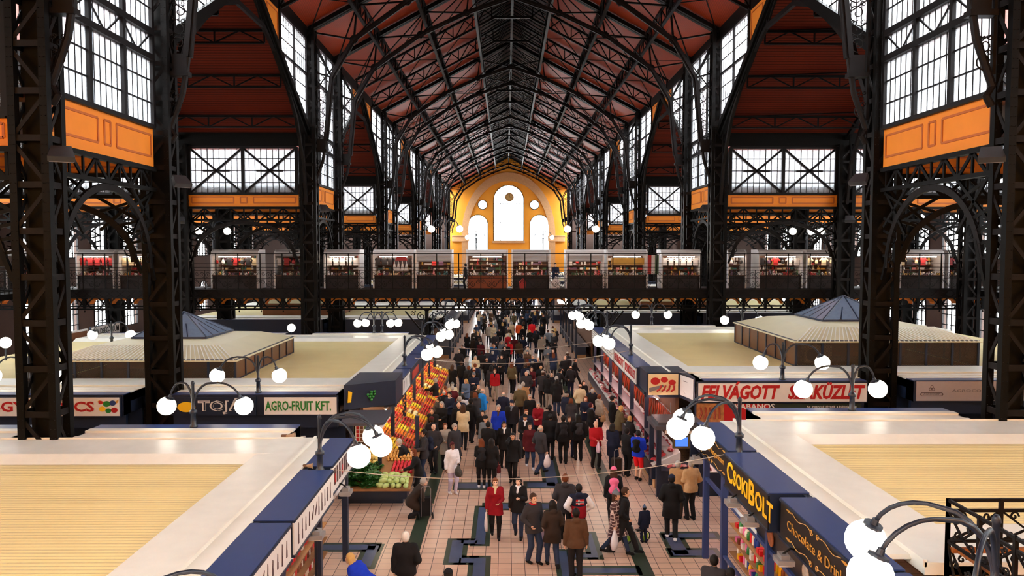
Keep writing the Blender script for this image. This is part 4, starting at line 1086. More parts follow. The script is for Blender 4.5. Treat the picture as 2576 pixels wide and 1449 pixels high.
# corner cabinets of the second blocks
t=thing('corner_fascia','tall blue corner fascia with a green grape emblem','fascia',(-6.0,25.6,0)); 
MB().prism([(0,0,2.35),(1.62,1.0,2.35),(1.62,2.8,2.35),(0,2.8,2.35)],(0,0,.85)).build('casing',NAVY,t)
b=MB()
for k,(x,z) in enumerate(((0,0),(.1,0),(.2,0),(.05,-.09),(.15,-.09),(.1,-.18),(.1,.09),(.2,.09))): b.sphere((.75+x,.42+x*.6,2.8+z),.055,8)
b.build('grape_emblem',GRN,t); b=MB(); b.prism([(.12,.02,2.6),(.22,.08,2.6),(.26,.1,2.95),(.14,.03,3.0)],(.01,-.02,0)); b.build('banana_emblem',YEL,t)
t=thing('corner_fascia','corner box with a painted picture of meats and sausages','fascia',(4.55,26.7,0))
MB().prism([(0,0,2.55),(1.18,0,2.55),(1.45,-1.1,2.55),(1.45,1.5,2.55),(0,1.5,2.55)],(0,0,.9)).build('casing',NAVY,t)
MB().box(.06,-.03,2.65,1.12,0,3.4).build('sign_face',mat('cream_sign',(226,206,160),.5,noise=.03),t)
b=MB()
for (x,z,r) in ((.3,3.15,.13),(.62,3.2,.1),(.9,3.1,.1)): b.prism([(x+r*1.3*math.cos(a),-.05,z+r*math.sin(a)) for a in [k*PI/6 for k in range(12)]],(0,.03,0))
for k in range(4): b.tube([(.35+k*.17,-.04,2.78),(.45+k*.17,-.04,2.85),(.52+k*.15,-.04,3.0)],.035,6)
b.build('meat_picture',RED,t); b=MB(); b.prism([(.1,-.05,2.75),(.6,-.05,2.95),(.58,-.05,3.02),(.08,-.05,2.9)],(0,.03,0)); b.build('knife_picture',GREY,t)
b=MB(); b.prism([(1.2,-.02,2.66),(1.43,-1.0,2.66),(1.43,-1.0,3.38),(1.2,-.02,3.38)],(-.02,-.01,0)); b.build('side_face',WHITE,t)
b=MB(); b.tube([(1.24,-.2,3.0),(1.26,-.35,2.8),(1.3,-.5,2.75),(1.34,-.65,2.8),(1.37,-.8,3.0)],.01,5); b.tube([(1.25,-.3,3.2),(1.36,-.7,3.2)],.02,5); b.build('line_drawing',GREY,t)
# ---- roof cabins with glass pyramids
def cabin(s,zr,lab,hw):
    xc=s*14.35; yc=32.6 if s<0 else 33.0; w,d=3.55,3.9
    t=thing('roof_cabin',lab,'cabin',(xc,yc,zr-.13)); z0=0
    for sx in (-1,1):
        for k in range(8):
            y=-d+2*d*k/7; b=MB(); b.box(sx*w-.04,y-.04,0,sx*w+.04,y+.04,hw); b.build('post',NAVY,t)
        b=MB(); b.box(sx*w-.005,-d,0,sx*w+.005,d,hw); b.build('side_glazing',mat('brown_glazing',(96,54,26),.3,noise=.3,scale=.8),t)
        b=MB()
        for z in (.02,hw): b.box(sx*w-.05,-d,z-.04,sx*w+.05,d,z+.04)
        b.build('rail',NAVY,t)
    for sy in (-1,1):
        for k in range(1,7):
            x=-w+2*w*k/7; b=MB(); b.box(x-.04,sy*d-.04,0,x+.04,sy*d+.04,hw); b.build('post',NAVY,t)
        b=MB(); b.box(-w,sy*d-.003,0,w,sy*d+.003,hw); b.build('wire_netting',MATS.get('netting') or wire_mesh('netting',(70,54,38),.06,.34),t)
        b=MB()
        for z in (.02,hw): b.box(-w,sy*d-.05,z-.04,w,sy*d+.05,z+.04)
        b.build('rail',NAVY,t)
    b=MB(); b.box(-w+.3,-d+.4,.01,w-.3,d-.4,.06); b.box(-w+.8,-1.2,0,w-1.4,d-1,hw*.8); b.build('inner_casing',mat('brown_board',(110,62,28),.7,noise=.25,scale=1.5),t)
    if s>0:
        q=thing('ventilation_unit','grey box-shaped air conditioner inside the right roof cabin','unit',(xc-2.4,yc-3.0,zr-.13)); MB().box(-.55,-.2,0,.55,.2,.75).build('casing',mat('unit_paint',(150,120,80),.5),q); MB().lathe([(.26,0),(.26,.03),(.05,.05)],(0,0,0),16).build('fan_grille',KDARK,q).matrix_basis=Matrix.Translation((-.2,-.2,.38))@Matrix.Rotation(PI/2,4,'X')
    # hipped cream roof: steep eave slope then nearly flat
    e=.1; z1,z2,z3=hw,hw+.42,hw+.55; o1=[(-w-e,-d-e),(w+e,-d-e),(w+e,d+e),(-w-e,d+e)]; o2=[(-w+1.1,-d+1.3),(w-1.1,-d+1.3),(w-1.1,d-1.3),(-w+1.1,d-1.3)]; o3=[(-1.5,-1.5),(1.5,-1.5),(1.5,1.5),(-1.5,1.5)]
    b=MB(); v=[(x,y,z1) for x,y in o1]+[(x,y,z2) for x,y in o2]+[(x,y,z3) for x,y in o3]+[(x,y,z1-.04) for x,y in o1]
    f=[(k,(k+1)%4,(k+1)%4+4,k+4) for k in range(4)]+[(k+4,(k+1)%4+4,(k+1)%4+8,k+8) for k in range(4)]+[(k+12,(k+1)%4+12,(k+1)%4,k) for k in range(4)]+[(8,9,10,11),(15,14,13,12)]
    b.add(v,f); b.build('hipped_roof',CREAM,t)
    b=MB()
    for k in range(40): 
        x=-w+2*w*k/39; q=max(-w+1.1,min(w-1.1,x*(w-1.1)/w)); b.beam((x,-d-e,z1+.01),(q,-d+1.3,z2+.01),.03,.03)
    b.build('seam',SCUFF,t)
    b=MB(); b.box(-1.55,-1.55,z3,1.55,1.55,z3+.08); 
    ap=(0,0,z3+1.0)
    for x,y in o3: b.beam((x,y,z3+.08),ap,.06,.06)
    for k in (-1,0,1):
        for (ax,ay,bx,by) in ((k*.75,-1.5,1,0),(k*.75,1.5,1,0)): b.beam((ax,ay,z3+.08),(ax*(.0 if k==0 else .5)+0,ay*(0 if k==0 else .5),z3+.08+.92*(1 if k==0 else .5)),.04,.04)
        b.beam((1.5,k*.75,z3+.08),(1.5*(0 if k==0 else .5),k*.75*(0 if k==0 else .5),z3+.08+.92*(1 if k==0 else .5)),.04,.04); b.beam((-1.5,k*.75,z3+.08),(-1.5*(0 if k==0 else .5),k*.75*(0 if k==0 else .5),z3+.08+.92*(1 if k==0 else .5)),.04,.04)
    b.build('skylight_frame',mat('skylight_frame_paint',(30,46,74),.4),t)
    b=MB(); b.add([(x,y,z3+.08) for x,y in o3]+[ap],[(0,1,4),(1,2,4),(2,3,4),(3,0,4)]); b.build('skylight_glass',mat('skylight_glass',(120,140,168),.12,noise=.1,spec=.8),t)
cabin(-1,ZL,'wide cream-roofed cabin with blue glass pyramid on the left stall roof',.78)
cabin(1,ZR,'wide cream-roofed cabin with blue glass pyramid on the right stall roof',1.0)
# far roof hatches seen past the bridge
for (x,y,lab) in ((-16,60,'low cream roof cabin beyond the bridge on the left'),(13,62,'low cream roof cabin beyond the bridge on the right')):
    t=thing('roof_cabin',lab,'cabin',(x,y,2.9)); b=MB(); b.prism([(-3,-3,.9),(3,-3,.9),(2,-3,1.4),(-2,-3,1.4)],(0,6,0)); b.build('roof',CREAM,t); MB().box(-2.9,-2.9,0,2.9,2.9,.9).build('wall',mat('brown_board',(110,62,28),.7),t)
# ---- things fixed to the stalls
def spot():
    t=thing('stall_spotlight','x','light'); b=MB(); b.prism([(-.12,-.1,0),(.12,-.1,0),(.15,.12,0),(-.15,.12,0)],(0,0,.07)); b.prism([(-.09,-.05,.07),(.09,-.05,.07),(.09,.07,.07),(-.09,.07,.07)],(0,0,.06)); b.build('housing',mat('spot_housing',(150,146,146),.4,.3),t)
    MB().tube([(0,0,.12),(0,.1,.2),(0,.3,.16)],.015,6).build('arm',IRON,t); MB().box(-.12,-.09,-.015,.12,.1,0).build('lens',mat('spot_glass',(230,226,220),.1),t); return t
sp0=spot(); first=True
for (px,py,z,s,lab) in ((1850,1270,2.55,1,'grey spotlight under the yellow lettered signboard, upper one'),(1912,1318,2.55,1,'grey spotlight under the yellow lettered signboard, lower one'),(2012,1415,2.55,1,'grey spotlight under the chocolate and drinks signboard'),(1768,1162,2.6,1,'grey spotlight under the coffee and tea signboard'),(866,1242,2.1,-1,'open grey spotlight beside the leafy greens'),(778,1352,2.1,-1,'grey spotlight under the white knife signboard')):
    p=atz(px,py,z); 
    if first: g=sp0; first=False
    else: g=copy_tree(sp0)
    g.location=(s*4.2,p.y,z); g.scale=(1.2,1.2,1.2); g.rotation_euler=(0,0,-s*PI/2); g['label']=lab; g['group']='stall spotlights'
for (px,py,z,lab) in ((716,1098,3.0,'beige old speaker horn on the back corner of the near left roof'),(768,1172,2.98,'small clear socket box on the blue fascia of the near left row')):
    p=atz(px,py,z); t=thing('roof_fitting',lab,'fitting',p,0,None,(.5,.5,.5) if px>740 else (.8,.8,.8)); MB().lathe([(.04,0),(.06,.1),(.12,.3),(.13,.33)],(0,0,0),12).build('horn',mat('horn_paint',(170,140,110),.5),t).rotation_euler=(0,PI/2,0); MB().box(-.1,-.06,-.04,.05,.06,.06).build('base',mat('horn_base',(110,80,60),.6),t)
# wires over the passage
for (pts,lab) in (([(-4.3,16.55,2.95),(4.55,16.4,3.35)],'thin pale wire sagging across the passage, closest one'),([(-4.3,31.5,3.3),(4.7,31.5,3.6)],'thin pale wire across the passage further on'),([(-4.3,36,3.3),(4.7,36,3.6)],'thin pale wire across the passage, farthest one')):
    a,c=Vector(pts[0]),Vector(pts[1]); b=MB(); b.tube([a.lerp(c,k/20.)-Vector((0,0,.38*4*(k/20.)*(1-k/20.))) for k in range(21)],.009 if a.y<20 else .012,5); tag(b.build('overhead_wire',mat('wire',(170,160,150),.5)),lab,'wire','wires over the passage')
# stair railing at the lower right corner
t=thing('stair_railing','wrought iron stair railing with scrolls and a wooden handrail at the lower right corner','railing',(5.4,9.8,0))
b=MB()
for z in (4.5,4.36,3.95): b.beam((0,0,z),(3.4,0,z),.035,.04); b.beam((0,0,z),(0,-3.4,z),.035,.04)
for k in range(6): b.beam((k*.7,0,3.32),(k*.7,0,4.52),.045,.045); b.beam((0,-k*.66,3.32),(0,-k*.66,4.52),.045,.045)
for k in range(5):
    for ax in (0,1):
        w=.7 if ax==0 else .66
        f=(lambda u,z,k=k:(k*.7+u,0,z)) if ax==0 else (lambda u,z,k=k:(0,-k*.66-u,z))
        b.beam(f(0,4.36),f(w/2,4.1),.025,.025); b.beam(f(w,4.36),f(w/2,4.1),.025,.025); b.beam(f(0,3.95),f(w/2,4.1),.025,.025); b.beam(f(w,3.95),f(w/2,4.1),.025,.025)
        b.beam(f(0,3.95),f(w*.3,3.45),.025,.025); b.beam(f(w,3.95),f(w*.7,3.45),.025,.025)
        for (u,z,sg) in ((.18,4.28,1),(w-.18,4.28,-1),(.14,4.03,-1),(w-.14,4.03,1),(.2,3.7,1),(w-.2,3.7,-1)):
            c=f(u,z); b.tube(spiral(c,.065,1.2,0,sg,'xz' if ax==0 else 'yz',n=10),.014,5)
b.build('ironwork',IRON2,t)
b=MB(); b.beam((.02,-.06,3.85),(3.4,-.06,3.85),.07,.06); b.beam((.12,-.1,3.85),(.12,-3.3,3.85),.07,.06); b.build('handrail',mat('varnished_wood',(150,88,40),.35,noise=.2),t)
struct(MB().box(5.6,3.0,3.2,12,9.7,3.32),'floor_stair_landing',KDARK)
# ---- inlaid tile bands: thin tiles let into the floor
def px_rect(x0,x1,y0,y1):
    ym=(y0+y1)/2; a=atz(x0,ym,0); c=atz(x1,ym,0); return a.x,c.x,atz(1288,y1,0).y,atz(1288,y0,0).y
RS=[px_rect(*r) for r in ((1200,1223,1276,1369),(1133,1163,1359,1415),(1160,1200,1359,1367),(1155,1192,1403,1415),(1188,1219,1403,1500),(1223,1385,1268,1280),(1327,1397,1214,1226),(1370,1397,1150,1223),(1150,1243,1216,1229),
   (760,945,1369,1382),(915,943,1372,1425),(1482,1497,1343,1403),(1440,1490,1394,1403),(1677,1800,1343,1354),(1685,1720,1347,1396),(1692,1800,1385,1399),(1414,1436,1387,1500),(1436,1600,1430,1442))]
def tiles(name,m,rs,grow,top):
    b=MB()
    for r in rs: b.box(r[0]-grow,r[2]-grow,-.02,r[1]+grow,r[3]+grow,top)
    struct(b,name,m)
gs=RS+[(atz(1055,1330,0).x-.06,atz(1055,1330,0).x+.06,6,60),(atz(1607,1400,0).x-.06,atz(1607,1400,0).x+.06,6,60)]
tiles('floor_inlay_green',GREENT,gs,.13,.002); tiles('floor_inlay_blue',BLUET,RS,0,.004)

t=thing('signboard','pinkish white vegetable seller signboard with black letters behind the left roof cabin','sign',(-24.3,43.4,3.4),PI/2,'signboards facing the cross aisle')
MB().box(0,.02,-.75,3.2,.12,0).build('casing',NAVY,t); MB().box(.04,0,-.71,3.16,.02,-.04).build('sign_face',WHITE,t); text('ZÖLDSÉG-GYÜM',.46,(.15,-.012,-.36),RX,BLACK,t,.008,width=2.9)
t=thing('signboard','brown picture board beside the black lettered vegetable signboard','sign',(-24.3,41.2,3.35),PI/2,'signboards facing the cross aisle')
MB().box(0,.02,-.75,1.9,.12,0).build('casing',WHITE,t); MB().box(.12,0,-.65,1.78,.02,-.1).build('sign_face',mat('brown_board',(110,62,28),.7),t)
# ================================================================== GOODS ON THE STALLS
RG=random.Random(5)
def strip(x,y0,y1,z,lab,warm=(255,236,206),e=26):
    m=mat('tube_%d_%d_%d'%warm,(255,255,255),.5,emit=e,noise=0,ecol=warm)
    t=thing('strip_light',lab,'light',(x,(y0+y1)/2,z),0,'strip lights under the stall canopies'); L=(y1-y0)/2
    MB().box(-.06,-L,.03,.06,L,.07).build('fitting',WC[0],t); b=MB(); b.tube([(0,-L+.03,0),(0,L-.03,0)],.022,8); b.build('tube',m,t)
for k in range(6): y=26.6+k*3.0; strip(-4.75,y,y+2.4,ZL-.82,'warm strip light over the left fruit counters, %s from the corner'%NM[k],(255,222,170),60)
for k in range(6): y=26.2+k*3.0; strip(4.85,y,y+2.4,ZR-.82,'pinkish strip light over the right meat counters, %s from the corner'%NM[k],(255,206,200),60)
for k in range(3): y=8.6+k*3.3; strip(5.0,y,y+2.4,ZR-.84,'strip light inside near right sweet stall, %s one'%NM[k])
for k in range(3): y=9.2+k*3.1; strip(-5.0,y,y+2.4,ZL-.84,'strip light inside the near left stall, %s one'%NM[k])
strip(-4.4,22.8,25.0,2.2,'strip light over the corner vegetable stand'); strip(5.0,23.8,24.9,2.0,'strip light in the corner glass booth',(255,214,206))
# ---- fruit and vegetables
VEG={}
def veg(kind,mb,c,smooth=True):
    VEG[kind]=(mb.mesh(kind,mat('skin_of_'+kind,c,.4,noise=.18,scale=20),smooth))
veg('tomato',MB().sphere((0,0,0),.042,8,sz=.85),(200,30,20)); veg('orange',MB().sphere((0,0,0),.045,8),(244,130,20)); veg('red_apple',MB().sphere((0,0,0),.042,8),(170,24,26))
veg('yellow_pepper',MB().lathe([(.01,-.05),(.035,-.045),(.045,.0),(.04,.04),(.012,.045)],(0,0,0),8),(240,190,20)); veg('red_pepper',MB().lathe([(.01,-.06),(.03,-.05),(.042,.0),(.036,.045),(.012,.05)],(0,0,0),8),(190,20,20))
veg('green_squash',MB().lathe([(.01,-.13),(.06,-.11),(.085,-.02),(.07,.08),(.03,.12)],(0,0,0),10),(186,206,130)); veg('onion',MB().lathe([(.01,-.05),(.05,-.03),(.055,.01),(.03,.04),(.008,.07)],(0,0,0),8),(214,160,84))
veg('cauliflower',MB().sphere((0,0,0),.09,10,sz=.7),(226,220,180)); veg('yellow_melon',MB().sphere((0,0,0),.095,12),(226,196,110)); veg('radish_bunch',MB().sphere((0,0,0),.055,8,sz=.8),(204,30,50)); veg('lemon',MB().lathe([(.005,-.05),(.03,-.03),(.036,0),(.03,.03),(.006,.05)],(0,0,0),8),(246,220,40))
b=MB()
for k in range(14):
    a=k*2.4; r=.03+.012*k*.6; q=Vector((math.cos(a),math.sin(a),0)); n=Vector((-math.sin(a),math.cos(a),0)); z=.1-.006*k
    b.add([q*r*.3-n*.03,q*r*.3+n*.03,q*(r+.07)+n*.055+Vector((0,0,z)),q*(r+.1)+Vector((0,0,z*.6)),q*(r+.07)-n*.055+Vector((0,0,z))],[(0,1,2,3,4)])
veg('leafy_lettuce',b,(40,92,30),False)
VL={'tomato':'red tomato on the left fruit counters','orange':'orange on the left fruit counters','red_apple':'dark red apple on the left fruit counters','yellow_pepper':'yellow pepper on the left fruit counters','red_pepper':'red pepper on the left fruit counters','green_squash':'pale green squash in the corner crate by the near lamp','onion':'golden onion in the corner stand','cauliflower':'white cauliflower head on the left counters','yellow_melon':'round yellow melon at the back of the corner stand','radish_bunch':'bunch of red radishes on the corner stand','lemon':'yellow lemon on the left fruit counters','leafy_lettuce':'dark green leafy lettuce on the corner stand'}
CNT={}; REST={}
def put_veg(kind,x,y,z,sc=1.0):
    CNT[kind]=CNT.get(kind,0)+1
    if CNT[kind]>290: REST.setdefault(kind,[]).append((x,y,z)); return
    o=bpy.data.objects.new(kind,VEG[kind]); COL.objects.link(o); o.location=(x,y,z); o.rotation_euler=(RG.uniform(-.6,.6),RG.uniform(-.6,.6),RG.uniform(0,6)); o.scale=(sc,)*3
    if kind=='green_squash': o.rotation_euler=(PI/2+RG.uniform(-.3,.3),0,RG.uniform(0,3))
    tag(o,VL[kind],kind.replace('_',' ').split()[-1] if kind!='leafy_lettuce' else 'lettuce',kind.replace('_',' ')+'s on the left stalls')
WOOD=mat('crate_wood',(150,104,62),.7,noise=.2,scale=6)
def crate_fill(kind,x0,x1,y0,y1,zf,zb,sp,lab,layers=1,heap=.05,facing=1):
    """sloping crate: z rises from the passage side (x nearer 0) to the back"""
    t=thing('produce_crate',lab,'crate',((x0+x1)/2,(y0+y1)/2,0),0,'crates on the left fruit counters')
    hx,hy=abs(x1-x0)/2,(y1-y0)/2
    f=lambda x: zf+(zb-zf)*(abs(x)-min(abs(x0),abs(x1)))/max(abs(x1-x0),1e-3)
    cx,cy=(x0+x1)/2,(y0+y1)/2; sl=(f(cx-hx)-f(cx+hx))
    b=MB(); za,zc=f(cx-hx),f(cx+hx)
    b.add([(-hx,-hy,za-.1),(hx,-hy,zc-.1),(hx,hy,zc-.1),(-hx,hy,za-.1)],[(0,1,2,3)])
    for s in (-1,1): b.beam((-hx,s*hy,za-.05),(hx,s*hy,zc-.05),.02,.12)
    b.beam((-hx,-hy,za-.05),(-hx,hy,za-.05),.02,.12); b.beam((hx,-hy,zc-.05),(hx,hy,zc-.05),.02,.12); b.build('slatted_box',WOOD,t)
    nx,ny=max(1,int(2*hx/sp)),max(1,int(2*hy/sp))
    for L in range(layers):
        for i in range(nx-L):
            for j in range(ny-L):
                u=(i+.5+L*.5)/nx; v=(j+.5+L*.5)/ny; x=cx-hx+2*hx*u; y=cy-hy+2*hy*v
                z=f(x)-.03+heap*(1-((u-.5)**2+(v-.5)**2)*2)+L*sp*.65
                put_veg(kind,x+RG.uniform(-.15,.15)*sp,y+RG.uniform(-.15,.15)*sp,z,RG.uniform(.88,1.12))
# corner stand
t=thing('vegetable_stand','dark blue corner vegetable stand with sloping bench','stand',(-4.45,23.8,0))
b=MB(); b.box(-1.15,-1.0,.2,.95,1.3,.55); b.box(-1.0,-.8,0,.8,1.2,.2); b.build('base',NAVY,t); b=MB(); b.prism([(-1.25,-1.35,.55),(1.1,-1.35,.55),(1.1,1.4,1.05),(-1.25,1.4,1.05)],(0,0,.06)); b.build('bench',WOOD,t)
for x,y in ((-.05,.1),(1.0,1.35),(-1.2,1.35)): b=MB(); b.box(x-.06,y-.06,.5,x+.06,y+.06,2.25); b.build('post',NAVY,t)
b=MB(); b.prism([(-1.3,-.1,2.25),(.1,-.1,2.25),(.15,1.45,2.35),(-1.3,1.45,2.35)],(0,0,.08)); b.build('canopy',mat('grey_lid',(70,68,76),.4),t)
def patch(kind,xa,xb,ya,yb,sp,layers=1):
    nx,ny=max(1,int((xb-xa)/sp)),max(1,int((yb-ya)/sp))
    for L in range(layers):
        for i in range(nx-L):
            for j in range(ny-L):
                x=xa+(xb-xa)*(i+.5+L*.5)/nx; y=ya+(yb-ya)*(j+.5+L*.5)/ny; z=.66+.182*(y-22.45)+L*sp*.6
                put_veg(kind,x+RG.uniform(-.1,.1)*sp,y+RG.uniform(-.1,.1)*sp,z,RG.uniform(.9,1.1))
patch('leafy_lettuce',-5.65,-4.4,22.5,23.9,.2,2); patch('green_squash',-4.38,-3.42,22.48,23.3,.165,2); patch('radish_bunch',-4.1,-3.4,23.4,24.2,.1); patch('onion',-4.35,-3.45,24.25,25.0,.11,2)
patch('yellow_melon',-5.6,-4.6,24.0,24.9,.2,2)
b=MB(); b.prism([(0,0,0),(.3,0,.02),(.26,0,.3),(.1,0,.36)],(0,.01,0)); o=tag(b.build('price_card',YEL,loc=(-5.45,23.9,1.2)),'yellow price card stuck in the melons at the corner stand','card')
text('199',.13,(-5.38,23.885,1.34),RX,RED,None,.003).parent=o; bpy.data.objects[-1] if False else None
for c in o.children: c.location=(.05,-.015,.14)
# aisle counters
ROW=['red_apple','yellow_pepper','tomato','cauliflower','red_pepper','orange','orange','lemon','tomato','red_apple','yellow_pepper','orange','red_pepper','lemon','orange','tomato','yellow_pepper','red_apple']
y=25.4; k=0
while y<43.5:
    for j in range(3):
        kind=ROW[(k*2+j*5)%len(ROW)] if y>26.5 else ('red_apple','yellow_pepper','tomato')[j]
        xa=-3.75-j*.42; 
        lab='%s crate of %ss on the left counters, %.0f metres past the corner, %s row'%({0:'front',1:'middle',2:'back'}[j],kind.replace('_',' '),y-25,('lower','middle','upper')[j])
        crate_fill(kind,xa,xa-.4,y,y+.62,.78+j*.2,.96+j*.2,.2 if kind=='cauliflower' else .1,'%s row crate of %ss at the %s metre of the left fruit counter'%(('lower','middle','upper')[j],kind.replace('_',' '),['first','second','third','fourth','fifth','sixth','seventh','eighth','ninth','tenth','eleventh','twelfth','thirteenth','fourteenth','fifteenth','sixteenth','seventeenth','eighteenth','nineteenth','twentieth'][int(y-25)]))
    y+=.68; k+=1
for kind,ps in REST.items():
    b=MB(); me=VEG[kind]; vs=[v.co.copy() for v in me.vertices]; fs=[tuple(p.vertices) for p in me.polygons]
    for p in ps: b.add([Vector(p)+v for v in vs],fs)
    tag(b.build(kind+'_heap',me.materials[0],None,True),'distant heaps of %ss along the left counters'%kind.replace('_',' '),kind.split('_')[-1],kind='stuff')
t=thing('fruit_counter','long stepped counter carrying the fruit crates along the passage','counter',(-4.4,34.5,0)); b=MB()
for j in range(3): b.box(.62-j*.42,-9.2,.3,.2-j*.42,9.2,.64+j*.2)
b.build('steps',NAVY,t); b=MB(); b.box(-.7,-9.2,.0,.5,9.2,.3); b.build('plinth',STONE,t)
for k in range(14):
    y=26+k*1.3
    for q,kind in enumerate(('hanging_garland',)):
        b=MB()
        for i in range(9): b.lathe([(.005,-.06),(.02,-.03),(.03,0),(.01,.03)],(RG.uniform(-.05,.05),RG.uniform(-.05,.05),-i*.09),6)
        o=b.build('hanging_garland',mat('dried_pepper',(170,50,20) if k%2 else (220,130,60),.5),None,True,(-4.55,y,2.1)); tag(o,'string of dried peppers hanging over the left counters' if k%2 else 'string of garlic hanging over the left counters','garland','garlands over the left counters')
# ---- meat counters on the right
MEATS=[mat('meat_%d'%i,c,.35,noise=.35,scale=18) for i,c in enumerate(((206,84,92),(170,36,44),(228,150,150),(232,196,188),(140,30,36)))]
MM=[]
for i in range(3):
    b=MB(); r=random.Random(i); P=[(.12*math.cos(a)*r.uniform(.7,1.2),.08*math.sin(a)*r.uniform(.7,1.2)) for a in [k*PI/5 for k in range(10)]]
    b.add([(x,y,0) for x,y in P]+[(x*.8,y*.8,.05) for x,y in P]+[(0,0,.07)],[(k,(k+1)%10,(k+1)%10+10,k+10) for k in range(10)]+[(k+10,(k+1)%10+10,20) for k in range(10)]); MM.append(b.mesh('meat_cut',MEATS[0],True))
t=thing('meat_counter','long navy glass meat counter with sloping white trays','counter',(4.75,34.0,0))
b=MB(); b.box(-.45,-9.6,.3,.5,9.6,.75); b.build('front_panel',NAVY,t); b=MB(); b.box(-.35,-9.6,0,.5,9.6,.3); b.build('plinth',STONE,t); b=MB(); b.prism([(-.42,-9.6,.75),(.5,-9.6,.75),(.5,-9.6,1.2)],(0,19.2,0)); b.build('tray',WHITE,t)
b=MB(); b.prism([(-.45,-9.6,.75),(-.44,-9.6,.75),(-.2,-9.6,1.4),(-.21,-9.6,1.4)],(0,19.2,0)); b.build('glass_front',GLASS,t); b=MB(); b.box(-.25,-9.6,1.39,.15,9.6,1.42); b.build('top_shelf',MATS['steel'],t)
def meat(x,y,z,s=1):
    o=bpy.data.objects.new('meat_cut',RG.choice(MM)); COL.objects.link(o); o.location=(x,y,z); o.rotation_euler=(0,RG.uniform(-.5,-.2),RG.uniform(0,6)); o.scale=(s,s,s*1.2); o.material_slots[0].link='OBJECT'; o.material_slots[0].material=RG.choice(MEATS)
    tag(o,'cut of raw meat lying in the right-hand glass counters','meat','cuts of meat')
n=0
for i in range(95):
    for j in range(3):
        if n>=285: break
        y=24.6+i*.2; x=4.45+j*.28; meat(x+RG.uniform(-.05,.05),y+RG.uniform(-.06,.06),.8+(x-4.33)*.49+.03,RG.uniform(.9,1.3)); n+=1
sau=MB(); sau.tube([(0,0,0),(.02,0,-.12),(.0,0,-.26),(-.02,0,-.38)],[.012,.026,.026,.012],8); SM=sau.mesh('sausage',mat('sausage_skin',(150,54,30),.35,noise=.2),True)
for i in range(110):
    y=25.2+i*.165; o=bpy.data.objects.new('sausage',SM); COL.objects.link(o); o.location=(5.0+.12*(i%2),y,2.35); o.scale=(1.3,1.3,1.3+.5*(i%3)); tag(o,'sausage hanging on the rail above the right-hand meat counters','sausage','hanging sausages')
t=thing('hanging_rail','steel rail carrying the sausages above the meat counters','rail',(5.06,34.3,2.37)); MB().tube([(0,-9.3,0),(0,9.3,0)],.015,6).build('bar',MATS['steel'],t)
b=MB()
for y in (-9.2,-4.6,0,4.6,9.2): b.tube([(0,y,0),(0,y,.32)],.012,5)
b.build('hanger',MATS['steel'],t)
# corner glass booth
t=thing('glass_booth','navy framed corner glass booth with grey roof and a small blue screen','booth',(5.05,24.2,0))
for x in (-.68,.68):
    for y in (-.6,.6): b=MB(); b.box(x-.07,y-.07,0,x+.07,y+.07,2.15); b.build('post',NAVY,t)
b=MB(); b.prism([(-.82,-.75,2.15),(.82,-.75,2.15),(.82,.75,2.15),(-.82,.75,2.15)],(0,0,.12)); b.prism([(-.7,-.6,2.27),(.7,-.6,2.27),(.7,.6,2.27),(-.7,.6,2.27)],(0,0,.1)); b.build('lid',MATS['grey_lid'],t)
b=MB(); b.box(-.62,-.55,.0,.62,.6,.8); b.build('base',NAVY,t); b=MB(); b.box(-.6,-.62,.8,.6,-.61,1.55); b.build('glass_front',GLASS,t); MB().box(-.5,-.68,2.02,.6,-.66,2.12).build('notice_strip',WHITE,t)
b=MB(); b.box(-.25,-.66,1.55,.3,-.6,1.98); s=b.build('screen_frame',mat('screen_frame_paint',(90,78,50),.5),t); MB().box(-.17,-.67,1.62,.22,-.655,1.91).build('screen',mat('screen_glow',(60,110,210),.3,emit=1.2,noise=0,ecol=(70,120,220)),s)
for i in range(6): meat(4.65+i*.16,24.0,.84,.9)
t=thing('meat_display','small glass meat display beside the coffee stall corner','counter',(6.3,23.9,0)); MB().box(-.5,-.3,0,.5,.3,.75).build('base',NAVY,t); MB().prism([(-.48,-.28,.75),(.48,-.28,.75),(.48,.28,1.05),(-.48,.28,1.05)],(0,0,.03)).build('tray',WHITE,t)
for i in range(9): meat(6.0+(i%3)*.28,23.72+(i//3)*.17,.84+.09*(i//3),.9)
strip(6.3,23.5,24.3,2.0,'short strip light over the small meat display',(255,206,200),20)
# posters of the corner fruit stall
for (x,y,w,h,lab) in ((-7.35,21.0,1.25,.42,'poster with rows of small fruit pictures beside the near lamp'),(-5.5,25.0,.85,.95,'white poster with a grid of fruit pictures at the corner stand')):
    t=thing('fruit_poster',lab,'poster',(x,y,2.35 if w<1 else 2.6)); MB().box(0,0,-h,w,.03,0).build('sheet',WHITE,t); nx=int(w/.13); nz_=int(h/.13)
    for m_ in range(3):
        b=MB()
        for i in range(nx):
            for j in range(nz_):
                if (i*2+j*3)%3==m_: b.box(.03+i*.13,-.008,-.03-j*.13-.1,.03+i*.13+.1,0,-.03-j*.13)
        b.build('picture',(RED,mat('pic_green',(90,130,50),.5),mat('pic_brown',(110,60,30),.5))[m_],t)
